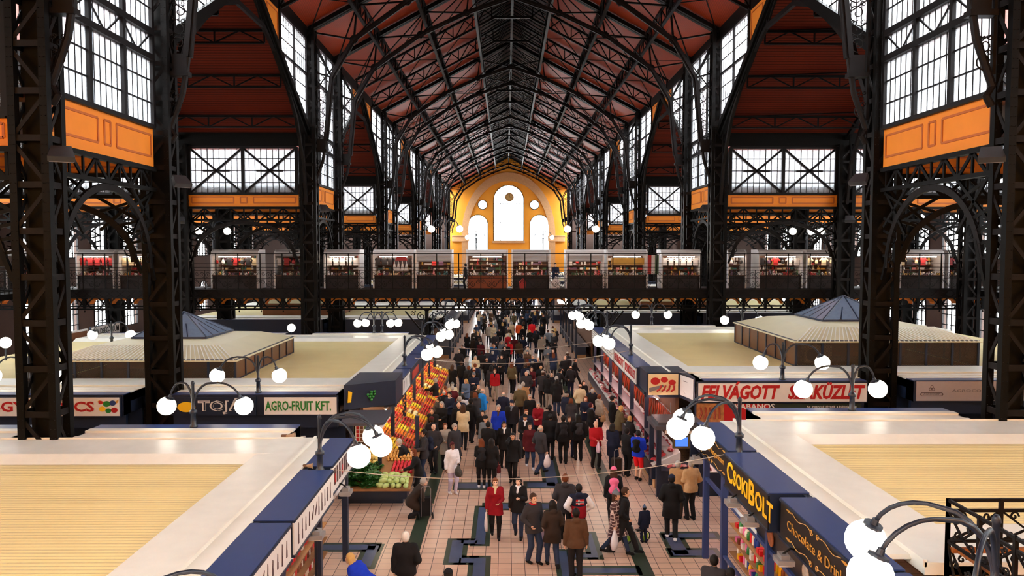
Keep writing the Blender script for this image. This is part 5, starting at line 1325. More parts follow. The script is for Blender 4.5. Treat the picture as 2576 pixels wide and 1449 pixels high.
# ---- near right sweet stall
t=thing('menu_board','black menu board with pictures of coffee and chocolate below the signboards','board',(4.5,11.4,0)); b=MB(); b.prism([(0,-4.4,2.68),(.12,-4.4,2.1),(.16,-4.4,2.1),(.04,-4.4,2.68)],(0,8.0,0)); b.build('board',BLACK,t)
for (y,c,r) in ((2.6,(150,84,44),.2),(.9,(200,190,180),.17),(-.6,(140,60,30),.22),(-2.3,(180,120,60),.2)):
    b=MB(); b.prism([(.045-.09*math.sin(a)*r,y+r*.8*math.cos(a),2.4+r*math.sin(a)) for a in [k*PI/10 for k in range(20)]],(-.02,0,0)); b.build('picture',mat('pic_%d'%c[0],c,.4,noise=.4,scale=12),t)
t=thing('sweet_stall_front','blue framed glass front of the sweet stall','stall',(4.6,12.5,0))
for y in (-4.3,-1.3,1.7,4.7,6.3): b=MB(); b.box(-.07,y-.07,0,.07,y+.07,2.6); b.build('post',BLUE,t)
b=MB(); b.box(-.04,-4.3,2.02,.04,6.3,2.1); b.box(-.04,-4.3,.7,.04,4.7,.76); b.build('rail',BLUE,t); b=MB(); b.box(-.01,4.75,.1,.01,6.25,2.0); b.build('glass_pane',GLASS,t)
for z in (.86,1.2,1.52): MB().box(.1,-1.2,z-.03,.75,4.6,z).build('shelf',WOOD,t)
jar=MB(); jar.lathe([(.045,0),(.055,.02),(.055,.12),(.04,.14),(.042,.17)],(0,0,0),10); JM=jar.mesh('sweet_jar',YEL,True)
bt=MB(); bt.lathe([(.035,0),(.038,.02),(.038,.17),(.015,.22),(.014,.28)],(0,0,0),10); BM=bt.mesh('bottle',RED,True)
bx=MB(); bx.box(-.07,-.05,0,.07,.05,.11); BX=bx.mesh('sweet_box',RED)
JC=[mat('jar_%d'%i,c,.3,noise=.1) for i,c in enumerate(((250,180,20),(210,30,40),(240,230,220),(40,120,60),(230,110,160),(120,60,30),(30,60,140)))]
for z in (.86,1.2,1.52):
    for i in range(38):
        for j in range(2):
            y=11.5+i*.143; me,nm=RG.choice(((JM,'sweet_jar'),(BM,'bottle'),(BX,'sweet_box'))); o=bpy.data.objects.new(nm,me); COL.objects.link(o); o.location=(4.82+j*.25,y,z); o.material_slots[0].link='OBJECT'; o.material_slots[0].material=RG.choice(JC)
            tag(o,{'sweet_jar':'small colourful jar on the near right sweet stall shelves','bottle':'small bottle on the near right sweet stall shelves','sweet_box':'small sweet box on the near right sweet stall shelves'}[nm],nm.split('_')[-1],nm.replace('_',' ')+' goods of the sweet stall')
# near left stall
t=thing('kitchenware_stall_front','blue framed glass front below the white signboards','stall',(-4.5,14.5,0))
for y in (-4.0,-1.2,1.5,4.2): b=MB(); b.box(-.07,y-.07,0,.07,y+.07,2.3); b.build('post',NAVY,t)
b=MB(); b.box(-.05,-4.0,1.98,.02,4.2,2.28); b.build('white_banner',WHITE,t); b=MB(); b.box(-.01,-1.1,.1,.01,1.4,1.95); b.build('glass_pane',GLASS,t)
for z in (.8,1.15,1.5): MB().box(-.8,-4,z-.03,-.12,2.8,z).build('shelf',WOOD,t)
for z in (.8,1.15,1.5):
    for i in range(40):
        y=11+i*.15; me,nm=RG.choice(((JM,'sauce_jar'),(BM,'sauce_bottle'))); o=bpy.data.objects.new(nm,me); COL.objects.link(o); o.location=(-4.78,y,z); o.material_slots[0].link='OBJECT'; o.material_slots[0].material=RG.choice([JC[1],JC[1],JC[5],JC[2]])
        tag(o,'red %s on the near left stall shelves'%nm.replace('_',' '),nm.split('_')[-1],nm.replace('_',' ')+'s of the near left stall')
# ================================================================== PEOPLE
class Field:
    def __init__(s,lo,hi,h):
        s.h=h; s.lo=np.array(lo,float); s.n=np.ceil((np.array(hi)-s.lo)/h).astype(int)+1
        s.F=np.full(tuple(s.n),.2,np.float32)
        s.ax=[s.lo[i]+h*np.arange(s.n[i]) for i in range(3)]
    def sub(s,a,b,m):
        lo=np.minimum(a,b)-m; hi=np.maximum(a,b)+m
        i0=np.clip(np.floor((lo-s.lo)/s.h).astype(int),0,s.n-1); i1=np.clip(np.ceil((hi-s.lo)/s.h).astype(int)+1,1,s.n)
        sl=tuple(slice(i0[i],max(i1[i],i0[i]+1)) for i in range(3))
        X=s.ax[0][sl[0]][:,None,None]; Y=s.ax[1][sl[1]][None,:,None]; Z=s.ax[2][sl[2]][None,None,:]
        return sl,X,Y,Z
    def put(s,sl,d,k):
        G=s.F[sl]
        if k>0:
            h=np.maximum(k-np.abs(G-d),0)/k; s.F[sl]=np.minimum(G,d)-h*h*k*.25
        else: s.F[sl]=np.minimum(G,d)
    def cap(s,a,b,ra,rb=None,k=.03,sc=None):
        rb=ra if rb is None else rb; a=np.array(a,float); b=np.array(b,float)
        sl,X,Y,Z=s.sub(a,b,max(ra,rb)+k+2*s.h); ab=b-a; L=max((ab**2).sum(),1e-9)
        t=np.clip(((X-a[0])*ab[0]+(Y-a[1])*ab[1]+(Z-a[2])*ab[2])/L,0,1)
        d=np.sqrt((X-a[0]-t*ab[0])**2+(Y-a[1]-t*ab[1])**2+(Z-a[2]-t*ab[2])**2)-(ra+(rb-ra)*t)
        s.put(sl,d,k)
    def ell(s,c,r,k=.02):
        c=np.array(c,float); r=np.array(r,float); sl,X,Y,Z=s.sub(c-r,c+r,k+2*s.h)
        q=np.sqrt(((X-c[0])/r[0])**2+((Y-c[1])/r[1])**2+((Z-c[2])/r[2])**2); d=(q-1)*r.min()
        s.put(sl,d,k)
    def cut(s,f):
        X=s.ax[0][:,None,None]; Y=s.ax[1][None,:,None]; Z=s.ax[2][None,None,:]
        s.F=np.maximum(s.F,f(X,Y,Z)+0*s.F)
    def mesh(s):
        F=s.F; ins=F<0; nx,ny,nz=F.shape
        S_=np.zeros((nx-1,ny-1,nz-1,3),np.float32); C=np.zeros((nx-1,ny-1,nz-1),np.float32); edges=[]
        for ax in range(3):
            a=[slice(None)]*3; b=[slice(None)]*3; a[ax]=slice(0,-1); b[ax]=slice(1,None); a,b=tuple(a),tuple(b)
            cr=np.argwhere(ins[a]!=ins[b])
            if len(cr)==0: continue
            A=F[a][tuple(cr.T)]; B=F[b][tuple(cr.T)]; t=A/(A-B); P=cr.astype(np.float32); P[:,ax]+=t
            o=[i for i in range(3) if i!=ax]
            ok=np.all([(cr[:,i]>0)&(cr[:,i]<F.shape[i]-1) for i in o],axis=0); cr,P,flip=cr[ok],P[ok],ins[a][tuple(cr[ok].T)]
            cells=[]
            for du,dv in ((0,0),(-1,0),(-1,-1),(0,-1)):
                c=cr.copy(); c[:,o[0]]+=du; c[:,o[1]]+=dv; cells.append(c)
                np.add.at(S_,tuple(c.T),P); np.add.at(C,tuple(c.T),1)
            edges.append((cells,flip,ax))
        idx=-np.ones(C.shape,np.int64); act=np.argwhere(C>0); idx[tuple(act.T)]=np.arange(len(act))
        V=S_[tuple(act.T)]/C[tuple(act.T)][:,None]*s.h+s.lo
        Q=[]
        for cells,flip,ax in edges:
            q=np.stack([idx[tuple(c.T)] for c in cells],1)
            fl=flip if ax!=1 else ~flip
            q[~fl]=q[~fl][:,::-1]; Q.append(q)
        Q=np.concatenate(Q); return V,Q
def npmesh(name,V,Q,mats,mi=None):
    me=bpy.data.meshes.new(name); me.vertices.add(len(V)); me.vertices.foreach_set('co',V.astype(np.float32).ravel())
    me.loops.add(len(Q)*4); me.loops.foreach_set('vertex_index',Q.astype(np.int32).ravel())
    me.polygons.add(len(Q)); me.polygons.foreach_set('loop_start',np.arange(0,len(Q)*4,4,dtype=np.int32)); me.polygons.foreach_set('loop_total',np.full(len(Q),4,np.int32))
    me.polygons.foreach_set('use_smooth',np.ones(len(Q),bool))
    for m in mats: me.materials.append(m)
    if mi is not None: me.polygons.foreach_set('material_index',mi.astype(np.int32))
    me.update(); me.validate(); return me
def ik(S0,T,l1,l2,pole):
    S0=np.array(S0,float);T=np.array(T,float); v=T-S0; d=np.linalg.norm(v)
    if d>l1+l2-.004: T=S0+v/d*(l1+l2-.004); v=T-S0; d=np.linalg.norm(v)
    a=(l1*l1-l2*l2+d*d)/(2*d); h=math.sqrt(max(l1*l1-a*a,0)); u=v/d; p=np.array(pole,float); p=p-u*p.dot(u); p/=max(np.linalg.norm(p),1e-6)
    return S0+u*a+p*h, T
ARM={'down':((.07,.03,-.53),(.3,-1,0)),'fwd':((.05,.24,-.47),(.2,-1,-.3)),'back':((.06,-.2,-.49),(.3,-1,0)),'bag':((.09,.04,-.54),(.4,-1,0)),
 'chest':((-.1,.27,-.2),(.5,-.4,-1)),'phone':((-.085,.07,.16),(.5,.3,-1)),'hips':((-.0,.06,-.4),(1,-.6,0)),'pocket':((-.01,.12,-.42),(.7,-1,0)),'reach':((.0,.46,-.2),(.3,-.2,-1)),'hold':((-.09,.3,-.32),(.5,-.5,-1))}
def skeleton(stride,arms,lean=0,crouch=0,female=False,turn=0):
    J={}
    pz=.93-crouch*.5-abs(stride)*.1; J['pel']=np.array((0,0,pz))
    l=math.radians(lean); up=np.array((0,math.sin(l),math.cos(l))); fw=np.array((0,math.cos(l),-math.sin(l)))
    J['up']=up; J['fw']=fw
    J['chest']=J['pel']+up*.4; J['neck']=J['pel']+up*.56; 
    hl=l*.55; J['head']=J['neck']+np.array((0,math.sin(hl),math.cos(hl)))*.135+np.array((0,.015,0))
    sw=.165 if female else .185
    for s,nm,sg in ((-1,'L',1),(1,'R',-1)):
        hip=J['pel']+np.array((s*.088,0,-.02)); fy=sg*stride
        if crouch>0: ank=np.array((s*.12,.05+fy,.09)); 
        else: ank=np.array((s*.085,fy,.085+(.05 if fy<-.12 else 0)))
        kn,ank=ik(hip,ank,.43,.42,(s*.1,1,0)); J['hip'+nm]=hip; J['kn'+nm]=kn; J['an'+nm]=ank
        sh=J['neck']+np.array((s*sw,0,0))-up*.065; J['sh'+nm]=sh
        (tx,ty,tz_),pole=ARM[arms[0 if s<0 else 1]]
        T=sh+np.array((s*tx,0,0))+fw*ty+up*tz_
        if arms[0 if s<0 else 1] in('down','bag') : T=sh+np.array((s*tx,ty+.0,tz_))
        el,wr=ik(sh,T,.285,.255,(s*pole[0],pole[1],pole[2])); J['el'+nm]=el; J['wr'+nm]=wr
    return J
def build_person_meshes(J,coat,coatlen,female,hair,hatt,h,hood=False,puff=0,shorts=False,skirt=False,fine=True,bulk=1.0):
    """returns dict of (V,Q) per part in local metres for a 1.75 m person"""
    pts=np.array([J[k] for k in J if k not in('up','fw')]); lo=pts.min(0)-.26; hi=pts.max(0)+.26; lo[2]=-.02
    P={}
    # ---------------- body: one continuous surface
    f=Field(lo,hi,h); up,fw=J['up'],J['fw']; ex=np.array((1.,0,0))
    f.cap(J['pel']-ex*.055,J['pel']+ex*.055,.095); f.cap(J['pel']+up*.18-ex*.045,J['pel']+up*.18+ex*.045,.09,k=.06); f.cap(J['chest']-ex*.075-up*.03,J['chest']+ex*.075-up*.03,.1,k=.06); f.cap(J['pel'],J['chest'],.1,k=.04)
    f.cap(J['chest']+up*.08-ex*.1,J['chest']+up*.08+ex*.1,.065,k=.06); f.cap(J['neck']-up*.03,J['head']-up*.04,.052,.05,k=.03)
    for n in 'LR':
        f.cap(J['hip'+n],J['kn'+n],.078,.052); f.cap(J['kn'+n],J['an'+n],.052,.036); 
        f.cap(J['an'+n]+np.array((0,-.03,-.05)),J['an'+n]+np.array((0,.12,-.06)),.03,.026,k=.02)
        f.cap(J['sh'+n],J['el'+n],.048,.038); f.cap(J['el'+n],J['wr'+n],.038,.025,k=.02)
        s=-1 if n=='L' else 1
        d=J['wr'+n]-J['el'+n]; d/=np.linalg.norm(d); side=np.array((0,1.,0)); side=side-d*side.dot(d); side/=max(np.linalg.norm(side),1e-6); inw=np.cross(d,side); 
        if inw[0]*s>0: inw=-inw
        w=J['wr'+n]
        if h<.015:
            for q in (-.022,0,.022): f.cap(w+d*.01,w+d*.085+side*q,.014,.0125,k=.008)
            for i,q in enumerate((-.032,-.011,.011,.031)):
                L=(.058,.07,.075,.066)[i]; k0=w+d*.088+side*q; k1=k0+(d*.8+inw*.45)*L*.55; k2=k1+(d*.35+inw*.9)*L*.45
                f.cap(k0,k1,.0105,.0095,k=.004); f.cap(k1,k2,.0095,.0085,k=.004)
            t0=w+d*.03+side*.025; t1=t0+(side*.8+d*.6+inw*.3)*.035; f.cap(t0,t1,.012,.011,k=.006); f.cap(t1,t1+(d*.9+side*.2+inw*.4)*.03,.0105,.009,k=.004)
        else: f.cap(w,w+d*.09,.024,.028,k=.01); f.cap(w+d*.09,w+d*.15+inw*.03,.026,.018,k=.01); f.cap(w+d*.03,w+d*.07+side*.045,.016,.014,k=.01)
    c=J['head']; f.ell(c+(0,0,.01),(.076,.094,.108),k=.02); f.cap(c+(0,.045,-.075),c+(0,.055,-.085),.038,.036,k=.03)
    f.cap(c+(0,.09,-.0),c+(0,.108,-.03),.009,.014,k=.012)
    for s in (-1,1): f.ell(c+(s*.078,-.0,-.012),(.014,.02,.03),k=.008); f.ell(c+(s*.03,.078,-.03),(.022,.015,.02),k=.02)
    V,Q=f.mesh(); cen=V[Q].mean(1)-c; mi=np.zeros(len(Q),int)
    front=cen[:,1]>.06
    for s in (-1,1): mi[front&(((cen[:,0]-s*.031)/.014)**2+((cen[:,2]-.016)/.009)**2<1)]=1; mi[front&(((cen[:,0]-s*.031)/.02)**2+((cen[:,2]-.036)/.006)**2<1)]=1
    mi[front&((cen[:,0]/.024)**2+((cen[:,2]+.052)/.008)**2<1)]=2
    P['body']=(V,Q,mi)
    # ---------------- coat / jacket
    e=(.022+puff)*bulk; g=Field(lo,hi,h*1.15); hem=coatlen
    sh_=.0 if not female else -.01
    g.cap(J['pel']+up*.05-ex*.06,J['pel']+up*.05+ex*.06,.1+e,k=.06); g.cap(J['pel']+up*.2-ex*.05,J['pel']+up*.2+ex*.05,.1+e*(.7 if female else 1),k=.08); g.cap(J['chest']-ex*.085-up*.03,J['chest']+ex*.085-up*.03,.108+e,k=.08); g.cap(J['pel']+up*.1,J['chest'],.105+e,k=.05)
    g.cap(J['chest']+up*.085-ex*(.12+sh_),J['chest']+up*.085+ex*(.12+sh_),.062+e,k=.06); g.cap(J['neck']-up*.05,J['neck']+up*.0,.075+e*.3,.06+e*.3,k=.03)
    if female: 
        for s in (-1,1): g.ell(J['chest']+ex*s*.07-up*.03+fw*.09,(.06,.05,.06),k=.05)
    if hem<.85:
        zb=J['pel'][2]-(.93-hem)
        for n in 'LR': 
            kx=J['kn'+n]*.6+J['hip'+n]*.4; q=J['hip'+n]+(kx-J['hip'+n])*min(1.4,(.93-hem)/.25); g.cap(J['hip'+n],q,.1+e,.115+e,k=.1)
        g.cap(J['pel'],(J['knL']+J['knR'])/2,.12,.12,k=.08)
        g.cut(lambda X,Y,Z:(zb-Z))
    else: 
        pl=J['pel']-up*.03; g.cut(lambda X,Y,Z:-((X-pl[0])*up[0]+(Y-pl[1])*up[1]+(Z-pl[2])*up[2]))
    for n in 'LR':
        g.cap(J['sh'+n],J['el'+n],.052+e,.046+e,k=.04); g.cap(J['el'+n],J['el'+n]+(J['wr'+n]-J['el'+n])*.96,.046+e,.034+e*.8,k=.025)
    if hood: g.ell(J['neck']-fw*.075+up*.0,(.1,.065,.07),k=.04)
    if puff>0:
        ph=(lambda Z:.006*np.abs(np.sin(Z*PI/.055))); g.F=g.F+ph(g.ax[2][None,None,:])
    P['coat']=g.mesh()
    # ---------------- trousers
    g=Field(lo,hi,h*1.25); ee=.014
    g.cap(J['pel']-ex*.06,J['pel']+ex*.06,.1+ee,k=.05); g.cap(J['pel']+up*.1-ex*.04,J['pel']+up*.1+ex*.04,.09+ee,k=.05)
    for n in 'LR':
        g.cap(J['hip'+n],J['kn'+n],.085+ee,.062+ee,k=.03)
        if not shorts: g.cap(J['kn'+n],J['an'+n]+(J['kn'+n]-J['an'+n])*.06,.058+ee,(.045 if female else .06)+ee*.5,k=.03)
    P['trousers']=g.mesh()
    # ---------------- shoes
    for n in 'LR':
        a=J['an'+n]; g=Field(a-(.1,.14,.1),a+(.1,.26,.12),min(h,.014)); t=0
        g.cap(a+(0,-.03,-.045),a+(0,.14,-.052),.042,.036,k=.02); g.cap(a+(0,0,0),a+(0,0,-.04),.05,.042,k=.03); z0=a[2]-.084; g.cut(lambda X,Y,Z:(z0-Z))
        P['shoe'+n]=g.mesh()
    # ---------------- hair and hat
    g=Field(c-(.2,.26,.5),c+(.2,.2,.22),min(h,.014)*1.1)
    if hair in('short','long','mid'):
        g.ell(c+(0,-.012,.022),(.09,.106,.116),k=0)
        g.cut(lambda X,Y,Z:np.minimum((Y-c[1]-.045+ .0*Z)+0*X, (c[2]+.062-Z)+.0*X+0*Y)); g.cut(lambda X,Y,Z:(c[2]-.06-Z)+((Y-c[1])*.9).clip(-.05,.2)+0*X)
        if hair in('long','mid'):
            L=.3 if hair=='long' else .14
            for s in (-1,0,1): g.cap(c+(s*.055,-.045,.0),c+(s*.07,-.075-.02*(s==0),-L),.048,.042,k=.03)
        P['hair']=g.mesh()
    elif hair=='fringe_bald':
        g.ell(c+(0,-.012,.012),(.088,.106,.1),k=0); g.cut(lambda X,Y,Z:np.maximum(Z-c[2]-.03,Y-c[1]-.02)+0*X); g.cut(lambda X,Y,Z:(c[2]-.05-Z)+0*X+0*Y); P['hair']=g.mesh()
    if hatt:
        g=Field(c-(.2,.26,.15),c+(.2,.26,.3),min(h,.014)*1.1); g.ell(c+(0,-.008,.035),(.096,.112,.112),k=0); g.cut(lambda X,Y,Z:(c[2]+.045-Z)-(Y-c[1])*.15+0*X)
        if hatt=='cap': g.ell(c+(0,.13,.058),(.07,.08,.012),k=.01)
        if hatt=='pompom': g.ell(c+(0,-.01,.17),(.04,.04,.04),k=.01)
        if hatt=='brim': g.ell(c+(0,0,.055),(.15,.17,.014),k=.01)
        P['hat']=g.mesh()
    if hood=='up':
        g=Field(c-(.2,.26,.25),c+(.2,.26,.3),min(h,.014)*1.1); g.ell(c+(0,-.02,.0),(.11,.12,.135),k=0); g.cut(lambda X,Y,Z:(Y-c[1]-.05)+0*X+0*Z); P['hat']=g.mesh()
    return P
SKIN={'light':mat('skin_light',(224,176,148),.5,noise=.04),'mid':mat('skin_mid',(196,142,112),.5,noise=.04),'dark':mat('skin_dark',(120,78,58),.5,noise=.04)}
EYE=mat('eye_and_brow',(40,28,24),.4,noise=0); LIP=mat('lip',(168,84,78),.5,noise=0)
FAB={}
FC={'black':(20,19,22),'nearblack':(30,28,32),'navy':(26,32,54),'grey':(84,84,90),'dkgrey':(52,50,54),'brown':(82,58,40),'dkbrown':(50,38,32),'red':(172,22,32),'crimson':(140,14,30),'maroon':(84,18,26),'white':(228,226,232),'cream':(214,196,160),'beige':(176,134,92),
 'royal':(20,54,190),'sky':(28,130,214),'denim':(44,56,82),'ltdenim':(90,110,140),'khaki':(96,84,58),'lilac':(196,186,214),'pink':(236,110,150),'orange':(226,84,30),'tan':(200,160,116),'stone':(168,156,142),'blond':(206,164,100),'ginger':(110,58,32),'hairbrown':(66,42,28),'hairblack':(22,17,16),'hairgrey':(170,166,160),'hairwhite':(222,218,212),'burgundy':(70,20,28),'green':(40,90,50),'teal':(60,150,150),'purple':(90,60,110),'redhot':(236,30,40),'steel':(110,116,124)}
def fab(c):
    if c=='plaid' and c in MATS: return MATS[c]
    if c=='plaid':
        m=mat('plaid',(84,60,60),.85,noise=0); nt=m.node_tree; b=nt.nodes['Principled BSDF']; tc=nt.nodes.new('ShaderNodeTexCoord'); br=nt.nodes.new('ShaderNodeTexBrick'); br.offset=0
        mp=nt.nodes.new('ShaderNodeMapping'); mp.inputs['Rotation'].default_value=(PI/2,0,0); nt.links.new(tc.outputs['Object'],mp.inputs[0]); nt.links.new(mp.outputs[0],br.inputs[0])
        br.inputs['Scale'].default_value=1; br.inputs['Brick Width'].default_value=.09; br.inputs['Row Height'].default_value=.09; br.inputs['Mortar Size'].default_value=.009
        br.inputs['Color1'].default_value=hexc(66,44,46); br.inputs['Color2'].default_value=hexc(92,54,58); br.inputs['Mortar'].default_value=hexc(206,186,180); nt.links.new(br.outputs[0],b.inputs['Base Color']); MATS['plaid']=m; return m
    return mat('cloth_'+c,FC[c],.8 if 'hair' not in c else .6,noise=.12,scale=14,spec=.25)
ANG={'away':0,'toward':180,'left':90,'right':-90}
def place_parts(t,meshes,mats,k):
    for nm,me in meshes.items():
        o=bpy.data.objects.new({'coat':'coat','shoeL':'shoe','shoeR':'shoe'}.get(nm,nm),me); COL.objects.link(o); o.parent=t; o.scale=(k,k,k)
        if nm in mats and mats[nm] is not None: 
            o.material_slots[0].link='OBJECT'; o.material_slots[0].material=mats[nm]
OCC=[]
def person(label,hx,hy,H,face,coat,pants,hair,haircol,arms=('down','down'),stride=0.0,length=.86,female=False,hat=None,hatcol=None,skin='light',lean=0,crouch=0,hood=False,puff=0,shoes='black',shorts=False,extra=None,fine=None,group=None,Y=None,crown=None,child=False,bulk=1.0):
    top=H if crown is None else crown
    p=atz(hx,hy,top) if Y is None else aty(hx,hy,Y)
    h=.0125 if p.y<26 else .02
    J=skeleton(stride,arms,lean,crouch,female)
    Pm=build_person_meshes(J,coat,length,female,hair,hat,h,hood,puff,shorts,bulk=bulk)
    k=H/1.75
    ms={}
    for nm,v in Pm.items():
        if nm=='body': ms[nm]=npmesh('body',v[0],v[1],[SKIN[skin],EYE,LIP],v[2])
        else: ms[nm]=npmesh(nm.rstrip('LR'),v[0],v[1],[KDARK])
    ang=math.radians(ANG.get(face,face) if isinstance(face,str) else face)
    t=thing('person',label,'person',(p.x,p.y,0),ang,group)
    # put the head (not the feet) over the measured spot
    off=Matrix.Rotation(ang,3,'Z')@Vector((0,J['head'][1]*k,0)); t.location=(p.x-off.x,p.y-off.y,0)
    place_parts(t,ms,{'coat':fab(coat),'trousers':fab(pants),'shoeL':fab(shoes),'shoeR':fab(shoes),'hair':fab(haircol),'hat':fab(hatcol or coat)},k)
    if extra: extra(t,J,k)
    OCC.append((t.location.x,t.location.y)); return t
def wp(t,J,key,k): 
    M=Matrix.Translation(t.location)@Matrix.Rotation(t.rotation_euler.z,4,'Z'); return M@Vector(tuple(np.array(J[key])*k))
def carrier(hand,m,lab,w=.26,h=.36,logo=None):
    def f(t,J,k):
        q=wp(t,J,'wr'+hand,k); d=J['wr'+hand]-J['el'+hand]; d/=np.linalg.norm(d); q=q+(Matrix.Rotation(t.rotation_euler.z,3,'Z')@Vector(tuple(d*.1*k)))
        b=MB(); b.lathe([(.02,-.04-h),(w*.42,-.03-h),(w*.55,-h*.75-.03),(w*.5,-h*.45-.03),(w*.3,-.12),(.05,-.03)],(0,0,0),14,0,(1,.5))
        o=thing('plastic_bag',lab,'bag',q,t.rotation_euler.z+PI/2*(0 if logo else 1)); b.build('sack',m,o,True); c=MB(); c.tube([(-.03,0,-.06),(-.012,0,.02),(.012,0,.02),(.03,0,-.06)],.009,5); c.build('handle',m,o)
        if logo:
            c=MB(); c.prism([(-.1,-.085,-h+.02),(.1,-.085,-h+.02),(.075,-.075,-.12),(-.075,-.075,-.12)],(0,-.008,0)); c.build('printed_panel',fab('maroon'),o); text('Prisa',.075,(0,-.1,-h+.1),RX,WC[0],o,align='CENTER')
    return f
BAGW=mat('white_plastic',(236,230,236),.3,noise=.05); BAGP=mat('pinkish_plastic',(214,180,196),.3,noise=.1)
def backpack(m,lab,w=.15,hh=.42):
    def f(t,J,k):
        a=J['chest']-J['fw']*.2; g=Field(a-(.3,.3,.4),a+(.3,.3,.4),.016); up=J['up']
        g.cap(a-up*.2-np.array((w*.45,0,0)),a-up*.2+np.array((w*.45,0,0)),.09,k=.05); g.cap(a+up*.06-np.array((w*.4,0,0)),a+up*.06+np.array((w*.4,0,0)),.08,k=.05); g.cap(a-up*.2,a+up*.06,.1,k=.05); g.cap(a-up*.15-J['fw']*.07,a-up*.05-J['fw']*.07,.06,k=.02)
        V,Q=g.mesh(); o=bpy.data.objects.new('backpack',npmesh('backpack',V,Q,[fab(m) if isinstance(m,str) else m])); COL.objects.link(o); o.location=t.location; o.rotation_euler=t.rotation_euler; o.scale=(k,k,k); tag(o,lab,'backpack')
        b=MB()
        for s in (-1,1): b.tube([tuple(a+up*.1+np.array((s*.07,0,0))),tuple(J['neck']-up*.04+np.array((s*.09,-.02,0))),tuple(J['chest']+up*.05+np.array((s*.11,.13,0))),tuple(J['chest']-up*.1+np.array((s*.12,.1,0))),tuple(a-up*.2+np.array((s*.08,0,0)))],.014,6)
        b.build('strap',fab(m),o,True)
    return f
def both(*fs):
    def f(t,J,k):
        for g in fs: g(t,J,k)
    return f
def neckscarf(m,nm='scarf'):
    def f(t,J,k):
        g=Field(J['neck']-.2,J['neck']+.2,.013); g.ell(J['neck']+(0,.02,.01),(.085,.085,.045),k=0); g.cap(J['neck']+(0,.09,-.01),J['chest']+(0.02,.14,.02),.035,.03,k=.02); V,Q=g.mesh()
        o=bpy.data.objects.new(nm,npmesh(nm,V,Q,[fab(m)])); COL.objects.link(o); o.parent=t; o.scale=(k,k,k)
    return f
def collar(m): 
    def f(t,J,k):
        g=Field(J['neck']-.2,J['neck']+.2,.013); g.ell(J['neck']+(0,-.01,.0),(.1,.1,.035),k=0); V,Q=g.mesh(); o=bpy.data.objects.new('collar',npmesh('collar',V,Q,[fab(m)])); COL.objects.link(o); o.parent=t; o.scale=(k,k,k)
    return f
def handbag(hand,m,lab):
    def f(t,J,k):
        q=wp(t,J,'wr'+hand,k); o=thing('handbag',lab,'bag',(q.x,q.y,q.z-.02),t.rotation_euler.z+PI/2); g=MB(); g.lathe([(.09,-.3),(.15,-.28),(.14,-.1),(.06,-.04)],(0,0,0),12,0,(1,.45)); g.build('pouch',fab(m),o,True); c=MB(); c.tube([(-.09,0,-.08),(-.05,0,.12),(.05,0,.12),(.09,0,-.08)],.012,6); c.build('handle',fab(m),o)
    return f
P_=person
P_('woman in a red coat with short auburn hair and a white plastic bag',1246,1201,1.66,185,'crimson','black','short','ginger',('hold','bag'),.16,.72,True,extra=both(carrier('R',BAGW,'long white plastic bag hanging beside the woman in the red coat',.2,.5),neckscarf('cream')))
P_('woman in a short black coat and white scarf with black hair',1304,1199,1.68,175,'black','denim','long','hairblack',('chest','down'),.14,.78,True,extra=neckscarf('white'),hood=True)
P_('man in a dark grey jacket with red collar lining and glasses',1342,1240,1.78,215,'dkgrey','denim','short','hairbrown',('bag','pocket'),.1,.8,extra=both(carrier('L',BAGP,'pinkish white plastic bag held by the man with the red collar',.3,.38),collar('red')))
P_('person in a brown hooded parka with dark hair seen from behind',1390,1256,1.7,10,'dkbrown','denim','mid','hairblack',('pocket','pocket'),.2,.66,True,hood=True)
P_('tall man in a grey hooded jacket standing behind the parka',1422,1192,1.8,-10,'dkgrey','black','short','ginger',('pocket','pocket'),.04,.74,hood=True)
def norway(t,J,k):
    a=J['chest']; b=MB(); y=-.172
    b.box(-.11,y-.01,a[2]-.07,.11,y,a[2]+.07); b.build('flag_print',fab('red'),t).scale=(k,k,k)
    b=MB(); b.box(-.11,y-.016,a[2]-.022,.11,y-.008,a[2]+.022); b.box(-.05,y-.016,a[2]-.07,-.006,y-.008,a[2]+.07); b.build('flag_print',fab('white'),t).scale=(k,k,k)
    b=MB(); b.box(-.11,y-.02,a[2]-.01,.11,y-.014,a[2]+.01); b.box(-.038,y-.02,a[2]-.07,-.018,y-.014,a[2]+.07); b.build('flag_print',fab('navy'),t).scale=(k,k,k)
    for n in 'LR':
        g=Field(np.minimum(J['sh'+n],J['wr'+n])-.25,np.maximum(J['sh'+n],J['wr'+n])+.25,.014); s=J['sh'+n]; e=J['el'+n]; g.cap(s+(e-s)*.25,e,.083,.074,k=.02); g.cap(e,e+(J['wr'+n]-e)*.93,.074,.06,k=.02); V,Q=g.mesh(); o=bpy.data.objects.new('sleeve',npmesh('sleeve',V,Q,[fab('white')])); COL.objects.link(o); o.parent=t; o.scale=(k,k,k)
    g=Field(J['pel']-(.3,.3,.1),J['pel']+(.3,.3,.35),.014); p=J['pel']; g.cap(p+(-.07,0,.03),p+(.07,0,.03),.137,k=.06); g.cap(p+(-.06,0,.2),p+(.06,0,.2),.137,k=.06); g.cap(p+(0,0,.03),p+(0,0,.2),.14,k=.05); V,Q=g.mesh(); o=bpy.data.objects.new('lower_jacket',npmesh('lower_jacket',V,Q,[fab('crimson')])); COL.objects.link(o); o.parent=t; o.scale=(k,k,k)
P_('person in a blue and red hooded top with white sleeves and flag print',1456,1217,1.74,5,'navy','nearblack','short','hairblack',('hips','hips'),.03,.86,hood=True,extra=norway)
P_('man in a brown jacket with green hood, back turned, beside the parka',1449,1278,1.76,2,'brown','nearblack','short','hairblack',('down','down'),.03,.84,hood=True,extra=lambda t,J,k:collar('khaki')(t,J,k))
